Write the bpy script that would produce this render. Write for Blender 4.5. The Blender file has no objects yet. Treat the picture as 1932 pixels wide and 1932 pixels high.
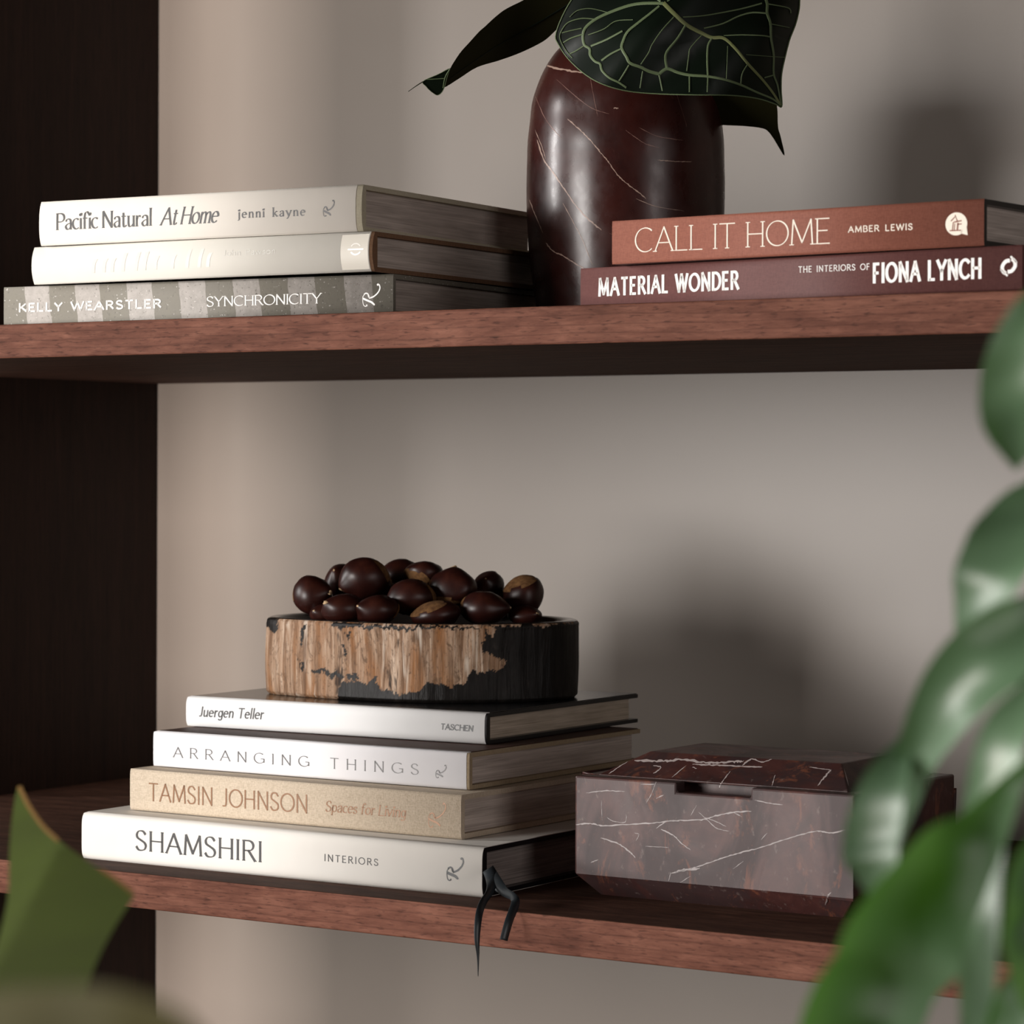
import bpy, bmesh, math, random
from mathutils import Vector, Matrix, noise
from mathutils.bvhtree import BVHTree

S = bpy.context.scene
COL = S.collection

# ------------------------------------------------------------------ camera
FPX, CX, CY = 5400.0, 966.0, 893.1
YAW, ROLL = 0.5717, 0.0033
CAM = Vector((0.9344, -1.4155, 0.2575))
FWD = Vector((-math.sin(YAW), math.cos(YAW), 0))
_r0 = Vector((math.cos(YAW), math.sin(YAW), 0)); _u0 = Vector((0, 0, 1))
RGT = _r0 * math.cos(ROLL) + _u0 * math.sin(ROLL)
UPV = _u0 * math.cos(ROLL) - _r0 * math.sin(ROLL)
cd = bpy.data.cameras.new('camera'); co = bpy.data.objects.new('camera', cd); COL.objects.link(co)
m3 = Matrix((RGT, UPV, -FWD)).transposed().to_4x4(); m3.translation = CAM
co.matrix_world = m3
cd.sensor_width = 36; cd.sensor_fit = 'HORIZONTAL'; cd.lens = FPX / 1932 * 36
cd.shift_y = -(966 - CY) / 1932; cd.shift_x = 0
cd.clip_start = 0.05; cd.clip_end = 50
cd.dof.use_dof = True; cd.dof.focus_distance = 1.78; cd.dof.aperture_fstop = 16
cd.dof.aperture_blades = 0
S.camera = co

# ------------------------------------------------------------------ light
S.view_settings.view_transform = 'Standard'; S.view_settings.look = 'None'
S.view_settings.exposure = 0.0; S.view_settings.gamma = 1.0; S.view_settings.use_curve_mapping = False
W = bpy.data.worlds.new('room_light'); S.world = W; W.use_nodes = True
W.node_tree.nodes['Background'].inputs[0].default_value = (1.0, 0.90, 0.82, 1)
W.node_tree.nodes['Background'].inputs[1].default_value = 0.038

def area_light(name, target, azim, elev, dist, sx, sy, power, col):
    """azim: degrees from straight ahead of the bookcase (-y), negative = to the left"""
    a, e = math.radians(azim), math.radians(elev)
    d = Vector((math.sin(a) * math.cos(e), -math.cos(a) * math.cos(e), math.sin(e)))
    l = bpy.data.lights.new(name, 'AREA'); l.shape = 'RECTANGLE'; l.size = sx; l.size_y = sy
    l.energy = power; l.color = col
    o = bpy.data.objects.new(name, l); COL.objects.link(o)
    p = Vector(target) + d * dist; o.location = p
    o.rotation_euler = (-d).to_track_quat('-Z', 'Y').to_euler()
    return o
area_light('window_light_front', (-0.10, 0.15, 0.25), -23, 1, 3.0, 1.0, 1.15, 90, (1.0, 0.965, 0.93))
area_light('window_light_side', (-0.05, 0.15, 0.25), -61, 11, 3.0, 0.22, 0.95, 40, (1.0, 0.97, 0.95))
area_light('doorway_light', (-0.55, 0.473, 0.20), 5, 1, 4.2, 0.045, 1.9, 250, (1.0, 0.91, 0.86))
area_light('far_room_light', (-0.05, 0.10, 0.25), 68, 3, 3.0, 0.9, 1.5, 12, (1.0, 0.93, 0.90))

# ------------------------------------------------------------------ helpers
def ray(px, py):
    return RGT * ((px - CX) / FPX) + FWD + UPV * ((CY - py) / FPX)
def at_depth(px, py, z):            # point at distance z in front of the lens
    return CAM + ray(px, py) * z
def on_plane(px, py, p0, n):
    d = ray(px, py); return CAM + d * ((p0 - CAM).dot(n) / d.dot(n))

def link(name, bm, mats, parent=None, smooth=False, kind=None):
    me = bpy.data.meshes.new(name); bm.normal_update(); bm.to_mesh(me); bm.free()
    for m in (mats if isinstance(mats, (list, tuple)) else [mats]): me.materials.append(m)
    if smooth: me.polygons.foreach_set('use_smooth', [True] * len(me.polygons))
    o = bpy.data.objects.new(name, me); COL.objects.link(o)
    if parent is not None: o.parent = parent
    if kind: o['kind'] = kind
    return o
def thing(name, label, cat, loc=(0, 0, 0), rz=0, group=None):
    o = bpy.data.objects.new(name, None); COL.objects.link(o); o.empty_display_size = 0.02
    o.location = loc; o.rotation_euler = (0, 0, rz)
    o['label'] = label; o['category'] = cat
    if group: o['group'] = group
    return o
def tag(o, label, cat, group=None):
    o['label'] = label; o['category'] = cat
    if group: o['group'] = group
    return o
def bevel(o, w, seg=2, ang=40):
    b = o.modifiers.new('edge', 'BEVEL'); b.width = w; b.segments = seg
    b.limit_method = 'ANGLE'; b.angle_limit = math.radians(ang); b.harden_normals = False
    return o
def add_box(bm, x0, x1, y0, y1, z0, z1, mi=0):
    v = [bm.verts.new(p) for p in ((x0,y0,z0),(x1,y0,z0),(x1,y1,z0),(x0,y1,z0),(x0,y0,z1),(x1,y0,z1),(x1,y1,z1),(x0,y1,z1))]
    for q in ((3,2,1,0),(4,5,6,7),(0,1,5,4),(1,2,6,5),(2,3,7,6),(3,0,4,7)):
        f = bm.faces.new([v[i] for i in q]); f.material_index = mi
def catmull(pts, n, closed=False):
    out = []; m = len(pts); segs = m if closed else m - 1
    P = [Vector(p) for p in pts]
    for i in range(segs):
        if closed: a, b, c, d = P[(i-1) % m], P[i], P[(i+1) % m], P[(i+2) % m]
        else: a, b, c, d = P[max(i-1, 0)], P[i], P[i+1], P[min(i+2, m-1)]
        for k in range(n):
            t = k / n
            out.append(0.5 * ((2*b) + (c-a)*t + (2*a-5*b+4*c-d)*t*t + (3*b-a-3*c+d)*t**3))
    if not closed: out.append(P[-1].copy())
    return out
def tube(bm, pts, rad, n=8, mi=0):
    rings = []; up = Vector((0.3, 0.2, 1))
    for i, p in enumerate(pts):
        t = (pts[min(i+1, len(pts)-1)] - pts[max(i-1, 0)]).normalized()
        a = t.cross(up).normalized() if abs(t.dot(up.normalized())) < .98 else t.cross(Vector((1,0,0))).normalized()
        b = t.cross(a).normalized(); r = rad[i] if isinstance(rad, (list, tuple)) else rad
        rings.append([bm.verts.new(p + (a*math.cos(2*math.pi*k/n) + b*math.sin(2*math.pi*k/n))*r) for k in range(n)])
    for i in range(len(rings)-1):
        for k in range(n):
            f = bm.faces.new((rings[i][k], rings[i][(k+1) % n], rings[i+1][(k+1) % n], rings[i+1][k])); f.material_index = mi; f.smooth = True
    for r_, rev in ((rings[0], True), (rings[-1], False)):
        f = bm.faces.new(list(reversed(r_)) if rev else r_); f.material_index = mi

# ------------------------------------------------------------------ materials
def new_mat(name, col=(.5,.5,.5), rough=.5, spec=.5, coat=0, coat_rough=.1):
    m = bpy.data.materials.new(name); m.use_nodes = True; b = m.node_tree.nodes['Principled BSDF']
    b.inputs['Base Color'].default_value = (*col, 1); b.inputs['Roughness'].default_value = rough
    b.inputs['Specular IOR Level'].default_value = spec
    b.inputs['Coat Weight'].default_value = coat; b.inputs['Coat Roughness'].default_value = coat_rough
    return m
class NT:
    def __init__(s, m): s.m = m; s.t = m.node_tree; s.b = s.t.nodes['Principled BSDF']
    def n(s, t, **kw):
        x = s.t.nodes.new(t)
        for k, v in kw.items(): setattr(x, k, v)
        return x
    def l(s, a, b): s.t.links.new(a, b)
    def coords(s, scale=(1,1,1), rot=(0,0,0), kind='Object'):
        tc = s.n('ShaderNodeTexCoord'); mp = s.n('ShaderNodeMapping')
        mp.inputs['Scale'].default_value = scale; mp.inputs['Rotation'].default_value = rot
        s.l(tc.outputs[kind], mp.inputs['Vector']); return mp.outputs['Vector']
    def noise(s, vec, scale, detail=4, rough=.55, dist=0):
        x = s.n('ShaderNodeTexNoise'); x.inputs['Scale'].default_value = scale; x.inputs['Detail'].default_value = detail
        x.inputs['Roughness'].default_value = rough; x.inputs['Distortion'].default_value = dist
        s.l(vec, x.inputs['Vector']); return x.outputs['Fac']
    def ramp(s, fac, stops):
        r = s.n('ShaderNodeValToRGB'); e = r.color_ramp.elements
        while len(e) < len(stops): e.new(.5)
        for i, (p, c) in enumerate(stops):
            e[i].position = p; e[i].color = (*c, 1) if len(c) == 3 else c
        s.l(fac, r.inputs['Fac']); return r.outputs['Color']
    def mix(s, fac, a, b, mode='MIX'):
        x = s.n('ShaderNodeMix', data_type='RGBA', blend_type=mode)
        for v, i in ((fac, 0), (a, 6), (b, 7)):
            if hasattr(v, 'links') or hasattr(v, 'is_linked'): s.l(v, x.inputs[i])
            elif i == 0: x.inputs[0].default_value = v
            else: x.inputs[i].default_value = (*v, 1)
        return x.outputs[2]
    def math(s, op, a, b=None):
        x = s.n('ShaderNodeMath', operation=op)
        for i, v in enumerate((a, b)):
            if v is None: continue
            if hasattr(v, 'is_linked'): s.l(v, x.inputs[i])
            else: x.inputs[i].default_value = v
        return x.outputs[0]
    def bump(s, h, strength=.2, dist=.001):
        x = s.n('ShaderNodeBump'); x.inputs['Strength'].default_value = strength; x.inputs['Distance'].default_value = dist
        s.l(h, x.inputs['Height']); s.l(x.outputs[0], s.b.inputs['Normal'])
    def base(s, c): s.l(c, s.b.inputs['Base Color'])
    def rough(s, r): s.l(r, s.b.inputs['Roughness'])
B3 = lambda v: (v, v, v)

def walnut(name, along, dark, mid, light, rough=.42, spec=.4):
    m = new_mat(name, mid, rough, spec); t = NT(m)
    sc = {'x': (13, 75, 75), 'z': (70, 70, 5)}[along]
    sp = {'x': (120, 700, 700), 'z': (620, 620, 40)}[along]
    big = t.noise(t.coords(sc), 1.0, 5, .6, .6)
    fine = t.noise(t.coords(tuple(q*3.2 for q in sc)), 1.0, 4, .65, .3)
    c = t.ramp(big, [(.25, dark), (.5, mid), (.75, light)])
    c = t.mix(.45, c, t.ramp(fine, [(.3, dark), (.55, mid), (.72, light)]))
    pore = t.noise(t.coords(sp), 1.0, 2, .5, .2)
    c = t.mix(t.ramp(pore, [(.24, (0.75,)*3), (.44, B3(0))]), c, tuple(q*.32 for q in dark))
    ring = t.n('ShaderNodeTexWave', wave_type='RINGS'); ring.inputs['Scale'].default_value = 1.0
    ring.inputs['Distortion'].default_value = 5; ring.inputs['Detail'].default_value = 3; ring.inputs['Detail Scale'].default_value = .8
    t.l(t.coords({'x': (9, 60, 60), 'z': (55, 55, 4)}[along]), ring.inputs['Vector'])
    c = t.mix(t.ramp(ring.outputs['Fac'], [(.0, B3(.28)), (.12, B3(0))]), c, tuple(q*.6 for q in dark))
    t.base(c); t.bump(pore, .25, .0006)
    return m
M = {}
M['walnut'] = walnut('walnut', 'x', (.062,.021,.013), (.160,.063,.041), (.275,.122,.082), .6, .08)
M['walnut_dark'] = walnut('walnut_darker', 'x', (.026,.011,.007), (.066,.029,.018), (.13,.064,.042), .72, .10)
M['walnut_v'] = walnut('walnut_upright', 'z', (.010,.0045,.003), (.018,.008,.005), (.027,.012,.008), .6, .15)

def m_wall():
    m = new_mat('satin_wall_paint', (.42,.375,.335), .38, .35); t = NT(m)
    n = t.noise(t.coords((3,3,3)), 2.0, 3, .5); t.base(t.ramp(n, [(.3, (.206,.173,.146)), (.7, (.222,.188,.159))]))
    t.bump(t.noise(t.coords((260,260,260)), 1, 3, .6), .06, .0004)
    return m
M['wall'] = m_wall()
def m_floor():
    m = new_mat('oak_floor', (.2,.13,.08), .5); t = NT(m)
    t.base(t.ramp(t.noise(t.coords((2,30,2)), 1, 4), [(.3, (.05,.03,.02)), (.7, (.08,.05,.035))])); return m
M['floor'] = m_floor()

def paper(name, col, rough=.6, spec=.18, var=.03):
    col = tuple(q*.99 for q in col); m = new_mat(name, col, rough, spec); t = NT(m)
    n = t.noise(t.coords((12,12,12)), 1, 4, .6)
    lo = tuple(max(0, q*(1-var*2)) for q in col); t.base(t.ramp(n, [(.35, lo), (.6, col)]))
    return m
def cloth(name, a, b, scale=1500, bump=.35, rough=.85):
    m = new_mat(name, a, rough, .2); t = NT(m)
    w1 = t.noise(t.coords((scale*.22, scale, scale)), 1, 2, .6); w2 = t.noise(t.coords((scale, scale, scale*.22)), 1, 2, .6)
    f = t.math('ADD', t.math('MULTIPLY', w1, .5), t.math('MULTIPLY', w2, .5))
    t.base(t.ramp(f, [(.36, b), (.6, a)])); t.bump(f, bump, .0005); return m
def pages(name, a, b):
    m = new_mat(name, a, .8, .15); t = NT(m)
    f = t.noise(t.coords((6, 6, 1500)), 1, 3, .75); g = t.noise(t.coords((25, 25, 320)), 1, 2, .5)
    f = t.math('ADD', t.math('MULTIPLY', f, .6), t.math('MULTIPLY', g, .4))
    t.base(t.ramp(f, [(.32, b), (.62, a)])); t.bump(f, .3, .0006); return m
M['cream'] = paper('cream_jacket_paper', (.83,.775,.70)); M['ivory'] = paper('ivory_jacket_paper', (.80,.765,.69), .55)
M['ivory_band'] = paper('grey_ivory_paper', (.62,.58,.51), .4); M['ivory_gloss'] = new_mat('gloss_varnish_white', (.87,.84,.78), .12, .6)
M['ivory_grey'] = new_mat('faint_grey_ink', (.66,.64,.59), .5)
M['white'] = paper('white_jacket_paper', (.86,.85,.84), .5); M['lilac_white'] = paper('cool_white_paper', (.85,.835,.85), .5)
M['warm_white'] = paper('warm_white_paper', (.85,.81,.75), .55)
M['board_tan'] = cloth('tan_board', (.42,.33,.22), (.33,.25,.16)); M['board_brown'] = cloth('brown_board', (.25,.14,.08), (.18,.10,.06))
M['board_beige'] = cloth('pale_board', (.60,.55,.42), (.52,.46,.34)); M['black_board'] = new_mat('black_board', (.008,.008,.009), .3, .5)
M['photo_brown'] = paper('dark_brown_printed_jacket', (.070,.034,.025), .6, .2); M['gloss_black'] = new_mat('gloss_black_cover', (.010,.010,.011), .18, .6)
M['linen'] = cloth('beige_linen', (.64,.535,.415), (.47,.38,.28), 2100, .5)
M['rust_cloth'] = cloth('rust_cloth', (.30,.110,.074), (.235,.083,.056), 1800, .2, .6)
M['plum_cloth'] = cloth('plum_cloth', (.150,.060,.054), (.122,.047,.043), 1800, .15, .5)
M['pages'] = pages('page_edges', (.66,.57,.51), (.34,.285,.25)); M['pages_warm'] = pages('warm_page_edges', (.68,.57,.46), (.34,.28,.21))
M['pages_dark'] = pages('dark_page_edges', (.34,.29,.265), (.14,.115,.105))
M['ink'] = new_mat('dark_ink', (.045,.042,.042), .5); M['ink_black'] = new_mat('black_ink', (.012,.012,.013), .45)
M['ink_grey'] = new_mat('grey_ink', (.13,.125,.125), .5); M['foil'] = new_mat('copper_foil', (.27,.125,.05), .4, .5)
M['white_ink'] = new_mat('white_ink', (.88,.85,.81), .5); M['cream_ink'] = new_mat('cream_ink', (.84,.74,.62), .5)
M['ribbon'] = new_mat('black_satin_ribbon', (.016,.020,.023), .38, .6)
def m_concrete():
    m = new_mat('speckled_stone_print', (.4,.4,.4), .55, .3); t = NT(m)
    tc = t.n('ShaderNodeTexCoord'); sep = t.n('ShaderNodeSeparateXYZ'); t.l(tc.outputs['Object'], sep.inputs[0])
    wob = t.noise(t.coords((60,60,60)), 1, 2)
    u = t.math('ADD', t.math('ADD', sep.outputs[0], t.math('MULTIPLY', wob, .003)), t.math('MULTIPLY', sep.outputs[2], .12))
    fr = t.math('FRACT', t.math('MULTIPLY', u, 1/.0415)); st = t.math('LESS_THAN', fr, .52)
    sp = t.noise(t.coords((420,420,420)), 1, 3, .6)
    a = t.mix(st, (.47,.43,.395), (.235,.215,.175))
    a = t.mix(t.ramp(sp, [(.28, B3(1)), (.40, B3(0))]), a, (.13,.12,.10))
    s2 = t.noise(t.coords((140,140,140)), 1, 4, .7); a = t.mix(t.ramp(s2, [(.35, B3(.35)), (.6, B3(0))]), a, (.22,.20,.17))
    s3 = t.noise(t.coords((520,520,520)), 1, 1, .6); a = t.mix(t.ramp(s3, [(.68, B3(0)), (.74, B3(.7))]), a, (.74,.70,.66))
    t.base(a); t.bump(sp, .3, .0004); return m
M['stone_print'] = m_concrete()

def marble(name, dark, mid, patch, vein, rough, coat, vs=18):
    m = new_mat(name, mid, rough, .5, coat, .08); t = NT(m)
    n = t.noise(t.coords((vs,vs,vs)), 1, 6, .62, .8); c = t.ramp(n, [(.3, dark), (.52, mid), (.75, patch)])
    for sc, w, amt in ((vs*2.1, .006, .12),):
        q = t.noise(t.coords((sc,sc*.7,sc*.55), (.5,.3,.9)), 1, 3, .5, 1.6)
        d = t.math('ABSOLUTE', t.math('SUBTRACT', q, .5)); brk = t.noise(t.coords((sc*2,)*3), 1, 2)
        f = t.math('MULTIPLY', t.ramp(d, [(0, B3(amt)), (w, B3(0))]), t.ramp(brk, [(.47, B3(0)), (.62, B3(1))]))
        c = t.mix(f, c, vein)
    t.base(c)
    g = t.noise(t.coords((90,90,60)), 1, 4, .6); t.rough(t.ramp(g, [(.3, B3(rough*.8)), (.75, B3(rough*1.35))]))
    return m
M['marble_vase'] = marble('oxblood_marble', (.016,.004,.0035), (.038,.008,.006), (.058,.014,.010), (.20,.10,.075), .29, .0, 14)
M['marble_box'] = marble('plum_marble', (.036,.014,.012), (.066,.024,.021), (.10,.038,.029), (.30,.22,.20), .40, .0, 30)
t = NT(M['marble_box']); c0 = t.b.inputs['Base Color'].links[0].from_socket
p1 = t.noise(t.coords((14,14,7), (0,.2,.4)), 1, 5, .65, 1.2); p2_ = t.noise(t.coords((75,75,34)), 1, 5, .7, .6); p3 = t.noise(t.coords((200,200,120)), 1, 3, .6)
c1 = t.mix(t.ramp(p1, [(.46, B3(0)), (.56, B3(.8))]), c0, (.038,.022,.022))
c1 = t.mix(t.ramp(p2_, [(.57, B3(0)), (.66, B3(.75))]), c1, (.17,.058,.032))
c1 = t.mix(t.ramp(p3, [(.62, B3(0)), (.74, B3(.5))]), c1, (.20,.15,.135)); t.base(c1)
t.rough(t.ramp(p1, [(.40, B3(.40)), (.60, B3(.50))])); t.b.inputs['Specular IOR Level'].default_value = .36
M['vein'] = new_mat('pale_marble_vein', (.36,.24,.19), .36); M['vein_faint'] = new_mat('dull_marble_vein', (.20,.10,.08), .35)
M['vein_box'] = new_mat('grey_marble_vein', (.25,.205,.195), .36); M['vein_lid'] = new_mat('white_marble_vein', (.50,.42,.40), .4)

def m_petrified():
    m = new_mat('petrified_wood', (.4,.25,.15), .6, .16); t = NT(m)
    st = t.noise(t.coords((260,260,14)), 1, 5, .65, .3); st2 = t.noise(t.coords((60,60,10)), 1, 3, .6, .5)
    c = t.ramp(st, [(.28, (.075,.038,.02)), (.42, (.22,.125,.072)), (.55, (.36,.235,.155)), (.68, (.52,.39,.29)), (.8, (.62,.50,.40))])
    c = t.mix(t.ramp(st2, [(.50, B3(0)), (.66, B3(.75))]), c, (.27,.100,.022))
    gr = t.noise(t.coords((600,600,300)), 1, 2, .6); c = t.mix(t.ramp(gr, [(.28, B3(.6)), (.42, B3(0))]), c, (.09,.05,.035))
    ck = t.noise(t.coords((110,110,22), (0,.12,0)), 1, 3, .6, .6)
    c = t.mix(t.ramp(ck, [(.31, B3(.95)), (.36, B3(0))]), c, (.022,.015,.012))
    bd = t.noise(t.coords((150,150,9)), 1, 4, .7, .4); c = t.mix(t.ramp(bd, [(.32, B3(.75)), (.47, B3(0))]), c, (.13,.07,.04))
    sp2 = t.noise(t.coords((170,170,85), (.2,.3,0)), 1, 5, .75, .8); c = t.mix(t.ramp(sp2, [(.34, B3(.8)), (.46, B3(0))]), c, (.10,.055,.03))
    wh = t.noise(t.coords((190,190,16), (0,.05,0)), 1, 3, .6, .3); c = t.mix(t.ramp(wh, [(.60, B3(0)), (.70, B3(.7))]), c, (.62,.53,.44))
    at = t.n('ShaderNodeVertexColor', layer_name='bark')
    bk = t.ramp(t.noise(t.coords((90,90,45)), 1, 4, .7), [(.3, (.005,.004,.0035)), (.6, (.011,.009,.008)), (.8, (.030,.024,.021))])
    c = t.mix(at.outputs['Color'], c, bk); t.base(c)
    t.rough(t.ramp(at.outputs['Color'], [(0, B3(.65)), (1, B3(.42))]))
    t.bump(t.math('ADD', st, t.math('MULTIPLY', ck, .6)), .55, .0016); return m
M['petrified'] = m_petrified()
M['black_stone'] = new_mat('polished_black_stone', (.012,.010,.009), .16, .55)
def m_nut():
    m = new_mat('chestnut_shell', (.06,.017,.009), .38, .4); t = NT(m)
    n = t.noise(t.coords((60,60,40)), 1, 4, .6); t.base(t.ramp(n, [(.3, (.011,.0025,.002)), (.55, (.027,.006,.004)), (.8, (.055,.014,.007))]))
    return m
M['nut'] = m_nut()
def m_hilum():
    m = new_mat('chestnut_scar', (.3,.16,.07), .8, .2); t = NT(m)
    n = t.noise(t.coords((300,300,300)), 1, 4, .6); t.base(t.ramp(n, [(.3, (.075,.032,.012)), (.7, (.19,.095,.036))])); return m
M['hilum'] = m_hilum(); M['nut_tip'] = new_mat('chestnut_tip', (.50,.34,.19), .7)

def leaf_mat(name, top, under, rough=.32, spec=.5, trans=.25, tcol=None):
    m = new_mat(name, top, rough, spec); t = NT(m)
    g = t.n('ShaderNodeNewGeometry'); n = t.noise(t.coords((16,16,16)), 1, 3, .6)
    a = t.ramp(n, [(.3, tuple(q*.8 for q in top)), (.7, tuple(q*1.15 for q in top))])
    t.base(t.mix(g.outputs['Backfacing'], a, under))
    tr = t.n('ShaderNodeBsdfTranslucent'); tr.inputs['Color'].default_value = (*(tcol or under), 1)
    mx = t.n('ShaderNodeMixShader'); mx.inputs[0].default_value = trans
    out = t.t.nodes['Material Output']; t.l(t.b.outputs[0], mx.inputs[1]); t.l(tr.outputs[0], mx.inputs[2]); t.l(mx.outputs[0], out.inputs['Surface'])
    return m
M['anth'] = leaf_mat('velvet_leaf', (.0028,.0065,.0030), (.014,.013,.004), .42, .22, .04)
M['anth_vein'] = new_mat('pale_leaf_vein', (.115,.155,.075), .5, .3); M['anth_rib'] = new_mat('leaf_midrib', (.17,.19,.075), .5, .3)
M['leaf'] = leaf_mat('waxy_leaf', (.078,.140,.076), (.030,.095,.008), .42, .9, .30, (.05,.17,.004))
M['leaf_warm'] = leaf_mat('broad_green_leaf', (.075,.120,.010), (.06,.085,.018), .5, .3, .30, (.10,.15,.012))
M['leaf_olive'] = leaf_mat('olive_leaf', (.020,.018,.005), (.018,.016,.005), .7, .1, .12, (.03,.03,.006))
M['leaf_edge'] = new_mat('yellowed_leaf_edge', (.20,.10,.012), .6); M['stem'] = new_mat('green_stem', (.06,.10,.03), .5)
M['terracotta'] = new_mat('terracotta_pot', (.28,.12,.07), .8); M['soil'] = new_mat('potting_soil', (.03,.02,.015), .95)

# ------------------------------------------------------------------ setting
HU, TH, DEP = 0.3552, 0.0225, 0.473      # upper shelf top, shelf thickness, shelf depth
FLOOR = -0.96
bm = bmesh.new(); add_box(bm, -1.8, 1.8, .474, .56, FLOOR, 1.7); link('wall_back', bm, M['wall'], kind='structure')
bm = bmesh.new(); add_box(bm, -3.2, 3.2, -4.6, .56, FLOOR-.05, FLOOR); link('floor', bm, M['floor'], kind='structure')
bm = bmesh.new(); add_box(bm, -.268, .12, -2.66, -2.60, FLOOR, 1.7); link('light_blocker', bm, M['wall'], kind='structure')  # unseen panel, added to cut the narrow lamp's light to a strip

bk = thing('bookcase', 'dark walnut bookcase with two open shelves against the warm grey wall', 'bookcase', (0, 0, FLOOR))
def part_box(name, x0, x1, y0, y1, z0, z1, mat, bw=.0009):
    bm = bmesh.new(); add_box(bm, x0, x1, y0, y1, z0-FLOOR, z1-FLOOR); o = link(name, bm, mat, bk); bevel(o, bw); return o
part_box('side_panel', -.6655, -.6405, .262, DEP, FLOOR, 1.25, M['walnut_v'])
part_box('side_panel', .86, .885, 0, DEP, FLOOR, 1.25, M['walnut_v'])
def shelf(z):
    bm = bmesh.new(); z -= FLOOR
    add_box(bm, -.6404, .8599, 0, DEP, z-TH, z)
    for f in bm.faces: f.material_index = 0 if f.calc_center_median().y < 1e-4 else 1  # front edge lighter walnut, every other face darker walnut
    o = link('shelf', bm, [M['walnut'], M['walnut_dark']], bk); bevel(o, .0009)
for zs in (0, HU, -.42, HU+.4225): shelf(zs)

# ------------------------------------------------------------------ lettering
def arc(cx, cy, rx, ry, a0, a1, n=14):
    return [(cx+rx*math.cos(math.radians(a0+(a1-a0)*i/n)), cy+ry*math.sin(math.radians(a0+(a1-a0)*i/n))) for i in range(n+1)]
def sm(*p): return [(q.x, q.y) for q in catmull([(a, b, 0) for a, b in p], 6)]
X = .64
def dot(x, y, r=.055): return arc(x, y, r*.5, r*.5, 0, 360, 10)
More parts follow.
